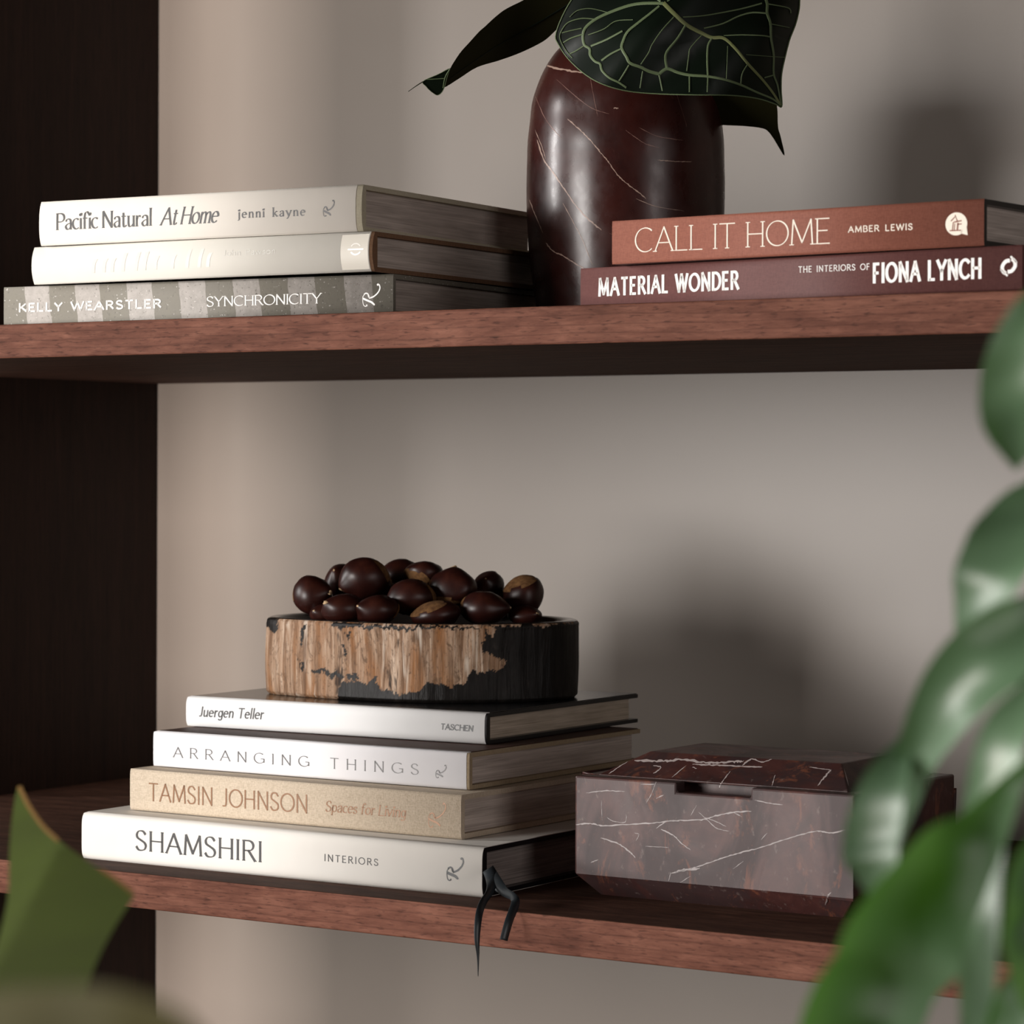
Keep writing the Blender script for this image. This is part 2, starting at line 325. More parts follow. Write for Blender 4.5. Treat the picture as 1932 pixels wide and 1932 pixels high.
# glyph: width, [(points, serif at start, serif at end)]
def L_(*s): return [(list(q[0]), q[1], q[2]) if isinstance(q[0], list) else (list(q), 0, 0) for q in s]
G = {
'A': (.74, L_(([(0,0),(.37,1)],1,0), ([(.37,1),(.74,0)],0,1), [(.13,.35),(.61,.35)])),
'B': (.58, L_(([(0.05,0),(.05,1)],1,1), [(.05,1),(.3,1)]+arc(.3,.76,.22,.24,90,-90)+[(.05,.52)], [(.05,.52),(.32,.52)]+arc(.32,.26,.26,.26,90,-90)+[(.05,0)])),
'C': (.74, L_(arc(.42,.5,.42,.5,48,312,26))),
'D': (.68, L_(([(0.05,0),(.05,1)],1,1), [(.05,1),(.25,1)]+arc(.25,.5,.43,.5,90,-90,22)+[(.05,0)])),
'E': (.52, L_(([(0.05,0),(.05,1)],1,1), [(.05,1),(.52,1)], [(.05,.52),(.45,.52)], [(.05,0),(.54,0)])),
'F': (.50, L_(([(0.05,0),(.05,1)],1,1), [(.05,1),(.5,1)], [(.05,.5),(.44,.5)])),
'G': (.80, L_(arc(.42,.5,.42,.5,50,325,26), [(.77,.44),(.77,.10)], [(.52,.44),(.77,.44)])),
'H': (.72, L_(([(0.06,0),(.06,1)],1,1), ([(.66,0),(.66,1)],1,1), [(.06,.52),(.66,.52)])),
'I': (.14, L_(([(.07,0),(.07,1)],1,1),)),
'J': (.34, L_(([(.27,1),(.27,.25)]+sm((.27,.25),(.22,.04),(.02,.02)),1,0),)),
'K': (.64, L_(([(0.06,0),(.06,1)],1,1), ([(.06,.38),(.58,1)],0,1), ([(.22,.56),(.64,0)],0,1))),
'L': (.52, L_(([(0.05,0),(.05,1)],1,1), [(.05,0),(.52,0)])),
'M': (.90, L_(([(.04,0),(.10,1)],1,0), [(.10,1),(.45,.08)], [(.45,.08),(.80,1)], ([(.80,1),(.86,0)],0,1))),
'N': (.74, L_(([(.07,0),(.07,1)],1,0), [(.07,1),(.67,0)], ([(.67,0),(.67,1)],0,1))),
'O': (.86, L_(arc(.43,.5,.43,.5,0,360,34))),
'P': (.56, L_(([(0.06,0),(.06,1)],1,1), [(.06,1),(.3,1)]+arc(.3,.74,.26,.26,90,-90)+[(.06,.48)])),
'R': (.64, L_(([(0.06,0),(.06,1)],1,1), [(.06,1),(.3,1)]+arc(.3,.75,.24,.25,90,-90)+[(.06,.5)], ([(.30,.5),(.62,0)],0,1))),
'S': (.54, L_(sm((.48,.84),(.38,.97),(.26,1),(.12,.96),(.04,.80),(.08,.64),(.26,.52),(.44,.40),(.51,.24),(.44,.06),(.27,0),(.12,.03),(.02,.17)))),
'T': (.64, L_(([(.32,0),(.32,1)],1,0), [(0,1),(.64,1)])),
'W': (1.04, L_(([(0,1),(.27,0)],1,0), [(.27,0),(.52,1)], [(.52,1),(.78,0)], ([(.78,0),(1.04,1)],0,1))),
'Y': (.66, L_(([(0,1),(.33,.46)],1,0), ([(.33,.46),(.66,1)],0,1), ([(.33,.46),(.33,0)],0,1))),
'a': (.46, L_(sm((.05,.5),(.12,.61),(.24,.64),(.36,.58),(.39,.44))+[(.39,0)], sm((.39,.38),(.2,.34),(.05,.22),(.05,.1),(.15,0),(.28,.03),(.39,.16)))),
'c': (.42, L_(arc(.25,.32,.25,.32,50,312,18))),
'e': (.46, L_([(.02,.36),(.44,.36)]+arc(.24,.32,.22,.32,10,315,20)[0:])),
'f': (.34, L_(([(.12,0),(.12,.74)]+sm((.12,.74),(.17,.96),(.29,1.03),(.38,.95)),1,0), [(0,X),(.32,X)])),
'g': (.46, L_(arc(.22,.33,.20,.31,0,360,20), [(.42,.64),(.42,-.1)]+sm((.42,-.1),(.36,-.28),(.2,-.32),(.04,-.24)))),
'h': (.50, L_(([(.07,0),(.07,1.05)],1,1), (sm((.07,.45),(.18,.6),(.3,.64),(.41,.54),(.43,.4))+[(.43,0)],0,1))),
'i': (.14, L_(([(.07,0),(.07,X)],1,0), dot(.07,.88,.13))),
'j': (.16, L_(([(.1,X),(.1,-.1)]+sm((.1,-.1),(.06,-.26),(-.06,-.3)),0,0), dot(.1,.88,.13))),
'k': (.48, L_(([(.06,0),(.06,1.05)],1,1), ([(.06,.24),(.42,X)],0,1), ([(.18,.36),(.48,0)],0,1))),
'l': (.14, L_(([(.07,0),(.07,1.06)],1,1),)),
'm': (.76, L_(([(.07,0),(.07,X)],1,0), (sm((.07,.45),(.18,.6),(.28,.64),(.37,.55),(.39,.4))+[(.39,0)],0,1), (sm((.39,.45),(.5,.6),(.6,.64),(.69,.55),(.71,.4))+[(.71,0)],0,1))),
'n': (.50, L_(([(.07,0),(.07,X)],1,0), (sm((.07,.45),(.18,.6),(.3,.64),(.41,.54),(.43,.4))+[(.43,0)],0,1))),
'o': (.50, L_(arc(.25,.32,.24,.32,0,360,24))),
'p': (.50, L_(([(.07,-.32),(.07,X)],1,0), arc(.26,.32,.21,.31,0,360,20))),
'r': (.34, L_(([(.07,0),(.07,X)],1,0), sm((.07,.42),(.15,.56),(.24,.63),(.34,.58)))),
's': (.38, L_(sm((.33,.54),(.26,.62),(.18,.64),(.08,.60),(.04,.49),(.1,.38),(.2,.33),(.3,.27),(.35,.15),(.29,.03),(.19,0),(.09,.02),(.02,.11)))),
't': (.34, L_([(.13,.84),(.13,.16)]+sm((.13,.16),(.16,.02),(.25,0),(.33,.08)), [(0,X),(.3,X)])),
'u': (.50, L_(([(.07,X),(.07,.22)]+sm((.07,.22),(.1,.04),(.2,0),(.32,.06),(.43,.2)),1,0), ([(.43,X),(.43,0)],1,1))),
'v': (.48, L_(([(0,X),(.24,0)],1,0), ([(.24,0),(.48,X)],0,1))),
'w': (.70, L_(([(0,X),(.18,0)],1,0), [(.18,0),(.35,X)], [(.35,X),(.52,0)], ([(.52,0),(.70,X)],0,1))),
'y': (.48, L_(([(0,X),(.25,.02)],1,0), ([(.48,X),(.25,.02),(.14,-.24),(.02,-.3)],1,0))),
' ': (.36, []),
}
def text_quads(txt, width, v, h, serif=0, slant=0, track=.12, space=None):
    """strokes of a line of text; cap height 1, total length = width; v/h = thickness of upright/level strokes"""
    x = 0; items = []
    for c in txt:
        w, st = G[c]
        if c == ' ' and space is not None: w = space
        items.append((x, st)); x += w + track
    xs = width / (x - track)
    quads = []
    pa = math.radians(18) if abs(v-h) > .03 else 0
    def th(dx, dy):
        if pa == 0:
            l = math.hypot(dx, dy) or 1; return h + (v-h)*abs(dy)/l
        a = math.atan2(dy, dx); return h + (v-h)*abs(math.sin(a-pa))**1.3
    def strip(P, T):
        n = len(P); out = []
        for i in range(n):
            a, b = P[max(i-1, 0)], P[min(i+1, n-1)]; dx, dy = b[0]-a[0], b[1]-a[1]; l = math.hypot(dx, dy) or 1
            t = T(dx, dy)/2; out.append(((P[i][0]-dy/l*t, P[i][1]+dx/l*t), (P[i][0]+dy/l*t, P[i][1]-dx/l*t)))
        for i in range(n-1): quads.append((out[i][0], out[i][1], out[i+1][1], out[i+1][0]))
    for x0, st in items:
        for pts, s0, s1 in st:
            if not pts: continue
            P = [((x0+a)*xs, h/2 + b*(1-h)) for a, b in pts]
            def ext(i, j):
                dx, dy = P[i][0]-P[j][0], P[i][1]-P[j][1]; l = math.hypot(dx, dy) or 1
                if abs(dy) > abs(dx)*.9: P[i] = (P[i][0]+dx/l*h/2, P[i][1]+dy/l*h/2)
            closed = math.hypot(pts[0][0]-pts[-1][0], pts[0][1]-pts[-1][1]) < 1e-4
            if not closed: ext(0, 1); ext(-1, -2)
            strip(P, th)
            if serif:
                for e, p in ((s0, P[0]), (s1, P[-1])):
                    if e:
                        yy = p[1] + (h/2 if p[1] < .3 else -h/2)
                        strip([(p[0]-serif-v/2, yy), (p[0]+serif+v/2, yy)], lambda a, b: max(h, .028))
    if slant: quads = [tuple((a+b*slant, b) for a, b in q) for q in quads]
    return quads
def poly_quads(pts, T):
    n = len(pts); out = []; q = []
    for i in range(n):
        a, b = pts[max(i-1,0)], pts[min(i+1,n-1)]; dx, dy = b[0]-a[0], b[1]-a[1]; l = math.hypot(dx, dy) or 1
        t = (T[i] if isinstance(T, list) else T)/2; out.append(((pts[i][0]-dy/l*t, pts[i][1]+dx/l*t), (pts[i][0]+dy/l*t, pts[i][1]-dx/l*t)))
    for i in range(n-1): q.append((out[i][0], out[i][1], out[i+1][1], out[i+1][0]))
    return q
def r_mark(b=1.0):
    q = []
    q += poly_quads(sm((.12,.54),(.02,.45),(.0,.30),(.04,.10),(.14,.02),(.24,.05)), .035*b)
    q += poly_quads(sm((.06,.52),(.18,.585),(.31,.54),(.38,.40)), .055*b)
    q += poly_quads(sm((.01,.36),(.28,.27),(.50,.20),(.64,.11)), .085*b)
    q += poly_quads(sm((.30,.52),(.34,.42),(.45,.38)), .05*b)
    q += poly_quads(sm((.36,.37),(.62,.44),(.86,.60),(.98,.78),(.95,.93),(.86,.97)), .06*b)
    for x, y, r in ((.23,.06,.10),(.86,.95,.11),(.66,.10,.09)): q += poly_quads(arc(x, y, r*.25, r*.2, 0, 360, 10), r*.5)
    return q

# ------------------------------------------------------------------ books
class Book:
    def __init__(s, name, label, x, y, z, ang, L, W_, T, bulge=.0, pw=2.0, group=None):
        s.o = thing(name, label, 'book', (x, y, z), math.radians(ang), group)
        s.L, s.W, s.T, s.b, s.pw = L, W_, T, bulge, pw
        s.mat = Matrix.Translation((x, y, z)) @ Matrix.Rotation(math.radians(ang), 4, 'Z'); s.inv = s.mat.inverted(); s.off = 0
    def prof(s, v):
        q = min(1, abs(2*v/s.T - 1)); return -s.b*(1 - q**s.pw)
    def cover(s, mats, board=.0028, sides=0):
        L, Wd, T, t = s.L, s.W, s.T, board
        pr = [(s.prof(T*i/16), T*i/16) for i in range(17)]
        path = [(Wd, 0)] + pr + [(Wd, T), (Wd, T-t), (t, T-t), (t, t), (Wd, t)]
        bm = bmesh.new(); a = [bm.verts.new((0, w, v)) for w, v in path]; b = [bm.verts.new((L, w, v)) for w, v in path]
        n = len(path)
        for i in range(n):
            f = bm.faces.new((a[i], b[i], b[(i+1) % n], a[(i+1) % n])); f.material_index = 0 if 1 <= i <= 16 else sides
            f.smooth = 1 <= i <= 16
        for q in (a, b):
            # ends of the case: lower board, spine hollow, upper board
            fs = [(q[0], q[n-1], q[n-2], q[1]), (q[18], q[17], q[n-3], q[n-4])]
            for i in range(1, 17):
                lo, hi = q[n-2], q[n-3]
                fs.append((q[i], q[i+1], lo if i <= 8 else hi))
            fs.append((q[9], hi, lo))
            for f in fs: bm.faces.new(f).material_index = sides
        bmesh.ops.recalc_face_normals(bm, faces=bm.faces)
        return link('cover', bm, mats, s.o)
    def block(s, mat, inset=.0035, board=.0028):
        bm = bmesh.new(); add_box(bm, inset, s.L-inset, .0029, s.W-.005, board+.0001, s.T-board-.0001)
        return link('page_block', bm, mat, s.o)
    def jacket(s, mats, u0, u1, wrap=None, t=.0005, side=1, split=0.0):
        """sheet around the spine and both boards; first material on the spine, `side` index on the boards"""
        L, T = s.L, s.T; wr = wrap or s.W; bm = bmesh.new()
        out = [(wr, -.0000)] + [(.012, 0), (.004, 0)] + [(s.prof(T*i/20)-t, T*i/20) for i in range(21)] + [(.004, T+t), (.012, T+t), (wr, T+t)]
        inn = [(wr, .0002)] + [(.012, .0002), (.004, .0002)] + [(s.prof(T*i/20)-.00005, T*i/20) for i in range(21)] + [(.004, T+.00005), (.012, T+.00005), (wr, T+.00005)]
        # keep the sheet outside the boards
        out = [(w, v if v > 0 else v) for w, v in out]
        us = [u0, u1]; A = [[bm.verts.new((u, w, v)) for w, v in out] for u in us]; Bv = [[bm.verts.new((u, w, v)) for w, v in inn] for u in us]
        n = len(out)
        for i in range(n-1):
            sp = 2 <= i <= n-4
            for q in ((A[0][i], A[1][i], A[1][i+1], A[0][i+1]), (Bv[0][i+1], Bv[1][i+1], Bv[1][i], Bv[0][i]), (A[1][i], Bv[1][i], Bv[1][i+1], A[1][i+1]), (Bv[0][i], A[0][i], A[0][i+1], Bv[0][i+1])):
                f = bm.faces.new(q); f.material_index = 0 if sp else side; f.smooth = sp and f.verts[0] in A[0]
        s.off = t
        return link('dust_jacket', bm, mats, s.o)
    def uv(s, px, py):
        n = s.mat.to_3x3() @ Vector((0, -1, 0)); p0 = s.mat @ Vector((0, -s.b*.9-s.off, 0))
        q = s.inv @ on_plane(px, py, p0, n); return q.x, q.z
    def mark(s, quads, p0, p1, cap, mat, name='lettering', lift=.00018, parent=None, hscale=None):
        """quads in cap-height units laid along the base line running from pixel p0 to p1 on the spine"""
        u0, v0 = s.uv(*p0); u1, v1 = s.uv(*p1); _, vt = s.uv(p0[0], p0[1]-cap); H = vt - v0
        k = (v1-v0)/(u1-u0); wmax = max(max(a for a, b in q) for q in quads); wmin = min(min(a for a, b in q) for q in quads)
        bm = bmesh.new()
        for q in quads:
            ys = [b for _, b in q]; cut = max(1, min(8, int((max(ys)-min(ys))/.08)))
            A = [(q[0][0]+(q[3][0]-q[0][0])*t/cut, q[0][1]+(q[3][1]-q[0][1])*t/cut) for t in range(cut+1)] if len(q) == 4 else None
            if A: Bq = [(q[1][0]+(q[2][0]-q[1][0])*t/cut, q[1][1]+(q[2][1]-q[1][1])*t/cut) for t in range(cut+1)]
            for q2 in ([(A[t], Bq[t], Bq[t+1], A[t+1]) for t in range(cut)] if A else [q]):
              vs = []
              for a, b in q2:
                uu = u0 + (a-wmin)/(wmax-wmin)*(u1-u0); vv = v0 + b*H + k*(uu-u0)
                vs.append(bm.verts.new((uu, s.prof(vv)-s.off-lift, vv)))
              bm.faces.new(vs)
        bmesh.ops.recalc_face_normals(bm, faces=bm.faces)
        return link(name, bm, mat, parent or s.o)
    def text(s, txt, p0, p1, cap, mat, v=.1, h=.05, serif=0, slant=0, track=.12, space=None, lift=.00018):
        u0, v0 = s.uv(*p0); u1, v1 = s.uv(*p1); _, vt = s.uv(p0[0], p0[1]-cap)
        return s.mark(text_quads(txt, (u1-u0)/(vt-v0), v, h, serif, slant, track, space), p0, p1, cap, mat, lift=lift)
    def rmark(s, x0, y0, x1, y1, mat, b=1.0):    # corner pixels: bottom left, top right
        return s.mark(r_mark(b), (x0, y0), (x1, y0), y0-y1, mat, 'publisher_mark')

# -- lower stack
b = Book('book', 'thick cream white book with black ribbon markers, lowest of the lower stack', -.3373, .0360, 0, .05, .3185, .252, .0302, .0022, 6)
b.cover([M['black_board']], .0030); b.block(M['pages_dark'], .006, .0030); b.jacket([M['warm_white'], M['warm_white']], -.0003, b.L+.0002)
b.text('SHAMSHIRI', (256,1604), (494,1627), 38.5, M['ink'], 0.135, 0.05, .02, track=.17)
b.text('INTERIORS', (613,1624.5), (714,1634), 13.5, M['ink'], 0.13, 0.11, track=.36)
b.rmark(843,1662,876,1618, M['ink_black'], 1.45); sham = b

b = Book('book', 'beige linen book with copper foil title on the thick cream white book', -.3187, .0610, .0312, -1.2, .2708, .236, .0275, .0008, 8)
b.cover([M['linen']], .0032); b.block(M['pages'], .0035, .0032)
b.text('TAMSIN JOHNSON', (281,1511), (580,1535), 34.5, M['foil'], 0.095, 0.075, track=.15)
b.text('Spaces for Living', (614,1531), (767,1543), 20.5, M['foil'], 0.14, 0.06, .02, .16, track=.10, space=.24)
b.rmark(808,1562,842,1514, M['foil'], 1.0)

b = Book('book', 'white spined book with widely spaced grey capitals, resting on the beige linen book', -.3144, .0804, .0592, -.6, .2575, .208, .0230, .0006, 6)
b.cover([M['board_tan']], .0028); b.block(M['pages'], .0038, .0028); b.jacket([M['lilac_white'], M['photo_brown']], -.0002, b.L-.0020)
b.text('ARRANGING THINGS', (326,1428.5), (790,1462), 19.5, M['ink_grey'], 0.12, 0.05, .035, track=.60, space=.42)
b.rmark(822,1468,843,1443, M['ink_grey'], 1.45)

b = Book('book', 'black covered book with white spine directly under the petrified wood bowl', -.3180, .1205, .0832, .9, .2440, .1965, .0198, .0018, 4)
b.cover([M['black_board']], .0026); b.block(M['pages_warm'], .0045, .0026); b.jacket([M['white'], M['gloss_black']], -.0002, b.L-.0012)
b.text('Juergen Teller', (376,1352), (499,1357.5), 19.5, M['ink'], 0.14, 0.1, 0, .18, track=.12, space=.26)
b.text('TASCHEN', (833,1376.5), (894,1380.5), 11.8, M['ink_black'], 0.2, 0.15, 0, .12, track=.12); teller = b
TOP = .0832 + .0198 + .0006

# ribbon markers of the lowest book, hanging over the shelf edge
def ribbon(pts, wid, name='ribbon_marker'):
    bm = bmesh.new(); P = [at_depth(*p) for p in pts]; P = catmull(P, 6); Wd = catmull([(w, 0, 0) for w in wid], 6)
    rows = []
    for i, p in enumerate(P):
        t = (P[min(i+1, len(P)-1)] - P[max(i-1, 0)]).normalized(); s = t.cross(FWD).normalized()
        s = (s + FWD*.35).normalized(); w = Wd[i].x/2
        rows.append([bm.verts.new(sham.inv @ (p - s*w)), bm.verts.new(sham.inv @ (p + FWD*.0004)), bm.verts.new(sham.inv @ (p + s*w))])
    for a, c in zip(rows, rows[1:]):
        for k in (0, 1): f = bm.faces.new((a[k], a[k+1], c[k+1], c[k])); f.smooth = True
    o = link(name, bm, M['ribbon'], sham.o); so = o.modifiers.new('thick', 'SOLIDIFY'); so.thickness = .0004; return o
ribbon([(921,1640,1.725),(928,1660,1.715),(924,1682,1.70),(910,1705,1.685),(903,1730,1.672),(900,1768,1.668),(902,1805,1.668),(902,1842,1.668)], [.0075,.0075,.005,.0048,.0045,.0036,.0016,.0004])
ribbon([(922,1642,1.728),(936,1664,1.712),(952,1682,1.70),(968,1692,1.688),(972,1705,1.682),(960,1738,1.672),(950,1774,1.668)], [.008,.008,.006,.005,.0055,.0052,.005])

# -- upper left stack
b = Book('book', 'grey striped speckled book with white lettering, lowest of the upper left stack', -.3880, .0110, HU, 4.6, .3022, .252, .0256, .0002, 8)
b.cover([M['stone_print']], .003); b.block(M['pages'], .004, .003)
b.text('KELLY WEARSTLER', (36,589.5), (305,581.5), 17.5, M['white_ink'], .22, .17, track=.22, space=.34)
b.text('SYNCHRONICITY', (390,579), (608,572.5), 19.5, M['white_ink'], 0.15, 0.06, .05, track=.10)
b.rmark(684,579,718,535, M['white_ink'], 1.0)

b = Book('book', 'plain ivory book with faint embossed title, in the middle of the upper left stack', -.3570, .0075, HU+.0262, 2.3, .2685, .222, .0246, .0030, 2.2)
b.cover([M['board_brown']], .0028); b.block(M['pages'], .0038, .0028); b.jacket([M['ivory'], M['ivory']], -.0003, b.L-.0024)
b.text('John Pawson', (422,483), (520,478.5), 11, M['ivory_grey'], .09, .07, track=.12)
u0, _ = b.uv(643, 480); bm = bmesh.new(); n = 12; uu = (u0, b.L-.0030)
vv = [b.T*(.06+.88*i/n) for i in range(n+1)]; rows = [[bm.verts.new((u, b.prof(v)-b.off-.00008, v)) for v in vv] for u in uu]
for i in range(n): f = bm.faces.new((rows[0][i], rows[1][i], rows[1][i+1], rows[0][i+1])); f.smooth = True
link('spine_band', bm, M['ivory_band'], b.o)
b.mark(poly_quads(arc(.5,.62,.30,.30,20,160,12), .08) + poly_quads([(0,.5),(1,.5)], .09) + poly_quads(arc(.5,.40,.30,.28,200,340,12), .08), (657,484), (686,483), 26, M['ivory_gloss'], 'publisher_mark')
q = []
for i, x in enumerate((.0,.09,.16,.25,.36,.43,.52,.66,.78,.88,.95)): q += poly_quads(sm((x,.05),(x+.012,.5),(x+.03,.95 if i in (3,4,5,8,9) else .72)), .028)
b.mark(q, (172,517), (402,505), 38, M['ivory_gloss'], 'embossed_title', lift=.00012)

b = Book('book', 'cream book with dark serif and italic title, topmost of the upper left stack', -.3480, .0040, HU+.0512, 3.6, .2500, .222, .0290, .0022, 3)
b.cover([M['board_beige']], .0030); b.block(M['pages'], .0038, .0030); b.jacket([M['cream'], M['photo_brown']], -.0003, b.L-.0042)
b.text('Pacific Natural', (106,434.4), (287,426), 31.5, M['ink'], 0.14, 0.04, .03, track=.08, space=.16)
b.text('At Home', (301,425.5), (414,420), 33, M['ink'], 0.13, 0.045, .025, .26, track=.08, space=.14)
b.text('jenni kayne', (449,411.8), (577,407), 17, M['ink'], 0.19, 0.07, .04, track=.26, space=.4)
b.rmark(610,409,632,377, M['ink'], 1.45)

# -- upper right stack
b = Book('book', 'plum book with bold white capitals lying directly on the upper shelf', .0478, .0375, HU, -6.5, .2960, .235, .0242, .0003, 8)
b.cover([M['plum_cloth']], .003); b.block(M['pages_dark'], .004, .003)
b.text('MATERIAL WONDER', (1129,559.8), (1396,546.3), 35, M['white_ink'], .175, .135, track=.25, space=.26)
b.text('THE INTERIORS OF', (1507,514.7), (1641,509), 12, M['white_ink'], 0.13, 0.11, .03, track=.26, space=.45)
b.text('FIONA LYNCH', (1647,535), (1852,526), 39, M['white_ink'], .175, .135, track=.25, space=.30)
q = poly_quads(sm((.62,.88),(.36,.82),(.12,.58),(.10,.34),(.24,.20)), [.03,.10,.16,.2,.22]+[.24]*8+[.2]*6+[.14]*6) if 0 else []
q += poly_quads(sm((.56,.78),(.34,.74),(.16,.52),(.18,.28),(.34,.14)), .19); q += poly_quads(sm((.44,.22),(.66,.26),(.84,.48),(.82,.72),(.66,.86)), .19)
q += poly_quads([(.06,.36),(.44,.02)], .10) + poly_quads([(.94,.64),(.60,.98)], .10)
b.mark(q, (1887,522), (1920,520.5), 38, M['white_ink'], 'publisher_mark')

b = Book('book', 'rust brown cloth book with thin cream capitals on top of the plum book', .0785, .0224, HU+.0246, -4.0, .2415, .200, .0252, .0003, 8)
b.cover([M['rust_cloth'], M['black_board']], .003, 1); b.block(M['pages'], .0042, .003)
b.text('CALL IT HOME', (1198,476.8), (1566,459.6), 46.5, M['cream_ink'], .066, .034, .07, track=.10, space=.26)
b.text('AMBER LEWIS', (1600,439.3), (1722,433.9), 12.5, M['cream_ink'], 0.17, 0.13, track=.26, space=.42)
q = [((.5,.5), *[(.5+.46*math.cos(math.radians(a)), .5+.47*math.sin(math.radians(a))) for a in (k, k+10)]) for k in range(0, 360, 10)]
q += [((.62,.12),(.98,.02),(.93,.40))]
mk = b.mark(q, (1784,446.5), (1826,444.5), 46, M['cream_ink'], 'publisher_mark')
q = poly_quads([(.12,.02),(.86,.02)], .07) + poly_quads([(.3,.05),(.36,.55)], .06) + poly_quads([(.62,.05),(.66,.5)], .09) + poly_quads([(.2,.62),(.5,.9),(.62,.6)], .07) + poly_quads([(.4,.55),(.9,.62)], .08) + poly_quads([(.42,.05),(.46,.45)], .05) + poly_quads([(.6,.4),(.9,.42)], .07) + poly_quads([(.5,.85),(.48,1)], .05)
b.mark(q, (1792,436), (1815,435), 30, M['rust_cloth'], 'mark_drawing', lift=.0003)

# ------------------------------------------------------------------ surface veins cast on stone
def bvh_of(o):
    me = o.data; mw = (o.parent.matrix_basis if o.parent else Matrix()) @ o.matrix_basis
    return BVHTree.FromPolygons([mw @ v.co for v in me.vertices], [list(p.vertices) for p in me.polygons])
def add_veins(o, lines, mi, lift=.00015, vw=.8):
    """thin inlaid strips on the surface of o; points are pixel positions of the vein on the stone"""
    t = bvh_of(o); bm = bmesh.new(); bm.from_mesh(o.data); rnd = random.Random(5)
    inv = (o.parent.matrix_basis if o.parent else Matrix()).inverted()
    for pts, w in lines:
        w *= vw; P = catmull([(a, c, 0) for a, c in pts], 8); prev = None; n = len(P)
        for i, p in enumerate(P):
            a, c = P[max(i-1,0)], P[min(i+1,n-1)]; d = (c-a); d = d.normalized() if d.length else Vector((1,0,0))
            ww = w*(.45+rnd.random()*.8)*(min(1, i/3, (n-1-i)/3)*.8+.2)/2
            j = (rnd.random()-.5)*w*.5; s = Vector((-d.y, d.x, 0)); row = []
            for q in (p+s*(ww+j), p-s*(ww-j)):
                h = t.ray_cast(CAM, ray(q.x, q.y).normalized())
                row.append(None if h[0] is None else inv @ (h[0] + (h[1] if h[1].dot(ray(q.x,q.y)) < 0 else -h[1])*lift))
            if None in row: prev = None; continue
            if prev is not None and all((x-y).length < .012 for x, y in zip(prev[0], row)):
                vs = [bm.verts.new(x) for x in (prev[0][0], prev[0][1], row[1], row[0])]; f = bm.faces.new(vs); f.material_index = mi
            prev = (row,)
    bm.normal_update(); bm.to_mesh(o.data); bm.free()

# ------------------------------------------------------------------ vase
VX, VY = -.0291, .220
vprof = [(574,161),(568,165),(520,171),(456,180),(410,184),(371,186),(330,187),(299,187),(260,186),(226,185),(190,181),(149,176),(105,161),(75,145),(56,131),(44,117),(38,104)]
Zv = (Vector((VX, VY, 0)) - CAM).dot(FWD)
prof = []
for py, r in vprof: prof.append((r*Zv/FPX*1.0, CAM.z + (CY-py)*Zv/FPX - HU))
z0 = prof[0][1]
prof = [(r, z - z0 + .0) for r, z in prof]
scale_z = 1.0
outer = catmull([(r, z, 0) for r, z in [(prof[0][0]-.006, 0)] + [(prof[0][0], .002)] + prof[1:]], 5)
rim = outer[-1]; inner = [(rim.x-.004, rim.y+.0015), (rim.x-.009, rim.y-.001), (rim.x-.010, rim.y-.02), (rim.x-.004, rim.y-.05), (rim.x-.02, rim.y-.10), (.002, rim.y-.105)]
vase = thing('vase', 'oxblood red marble vase holding a velvety dark leaved plant on the upper shelf', 'vase', (VX, VY, HU))
bm = bmesh.new(); N = 96; pr = [(p.x, p.y) for p in outer] + inner; rings = []
for r, z in pr: rings.append([bm.verts.new((r*math.cos(2*math.pi*k/N), r*math.sin(2*math.pi*k/N), z)) for k in range(N)])
for a, c in zip(rings, rings[1:]):
    for k in range(N): bm.faces.new((a[k], a[(k+1) % N], c[(k+1) % N], c[k])).smooth = True
bm.faces.new(list(reversed(rings[0]))); bm.faces.new(rings[-1])
vb = link('body', bm, [M['marble_vase'], M['vein'], M['vein_faint']], vase)
add_veins(vb, [
 ([(1071,224),(1085,237),(1105,255),(1120,272),(1135,290),(1148,305),(1165,330),(1185,348),(1205,363),(1219,375)], 2.6),
 ([(1014,264),(1026,300),(1040,320),(1055,342),(1075,372),(1095,398),(1115,418),(1135,434)], 3.4),
 ([(1062,383),(1085,425),(1100,455),(1118,500)], 1.9), ([(999,376),(1010,405),(1025,440)], 2.0),
 ([(1030,458),(1045,475),(1062,482),(1085,497),(1105,508)], 3.2), ([(1024,121),(1045,128),(1075,134),(1102,138)], 4.5),
 ([(1010,245),(1022,275),(1030,300)], 1.6), ([(1240,302),(1262,304),(1285,305),(1305,305)], 2.2), ([(1157,204),(1167,205)], 4.5),
 ([(1200,375),(1240,390),(1290,398)], 1.4)], 1)
add_veins(vb, [([(1180,245),(1215,270),(1245,279)], 1.6), ([(1205,240),(1240,257),(1290,265)], 1.5), ([(1105,95),(1120,180),(1128,220)], 1.5),
 ([(1010,180),(1030,225),(1060,262)], 1.6), ([(1050,150),(1110,200),(1150,215)], 1.5), ([(1150,440),(1190,455),(1220,450)], 1.5), ([(1255,110),(1290,220),(1295,240)], 1.2)], 2)
VTOP = HU + rim.y

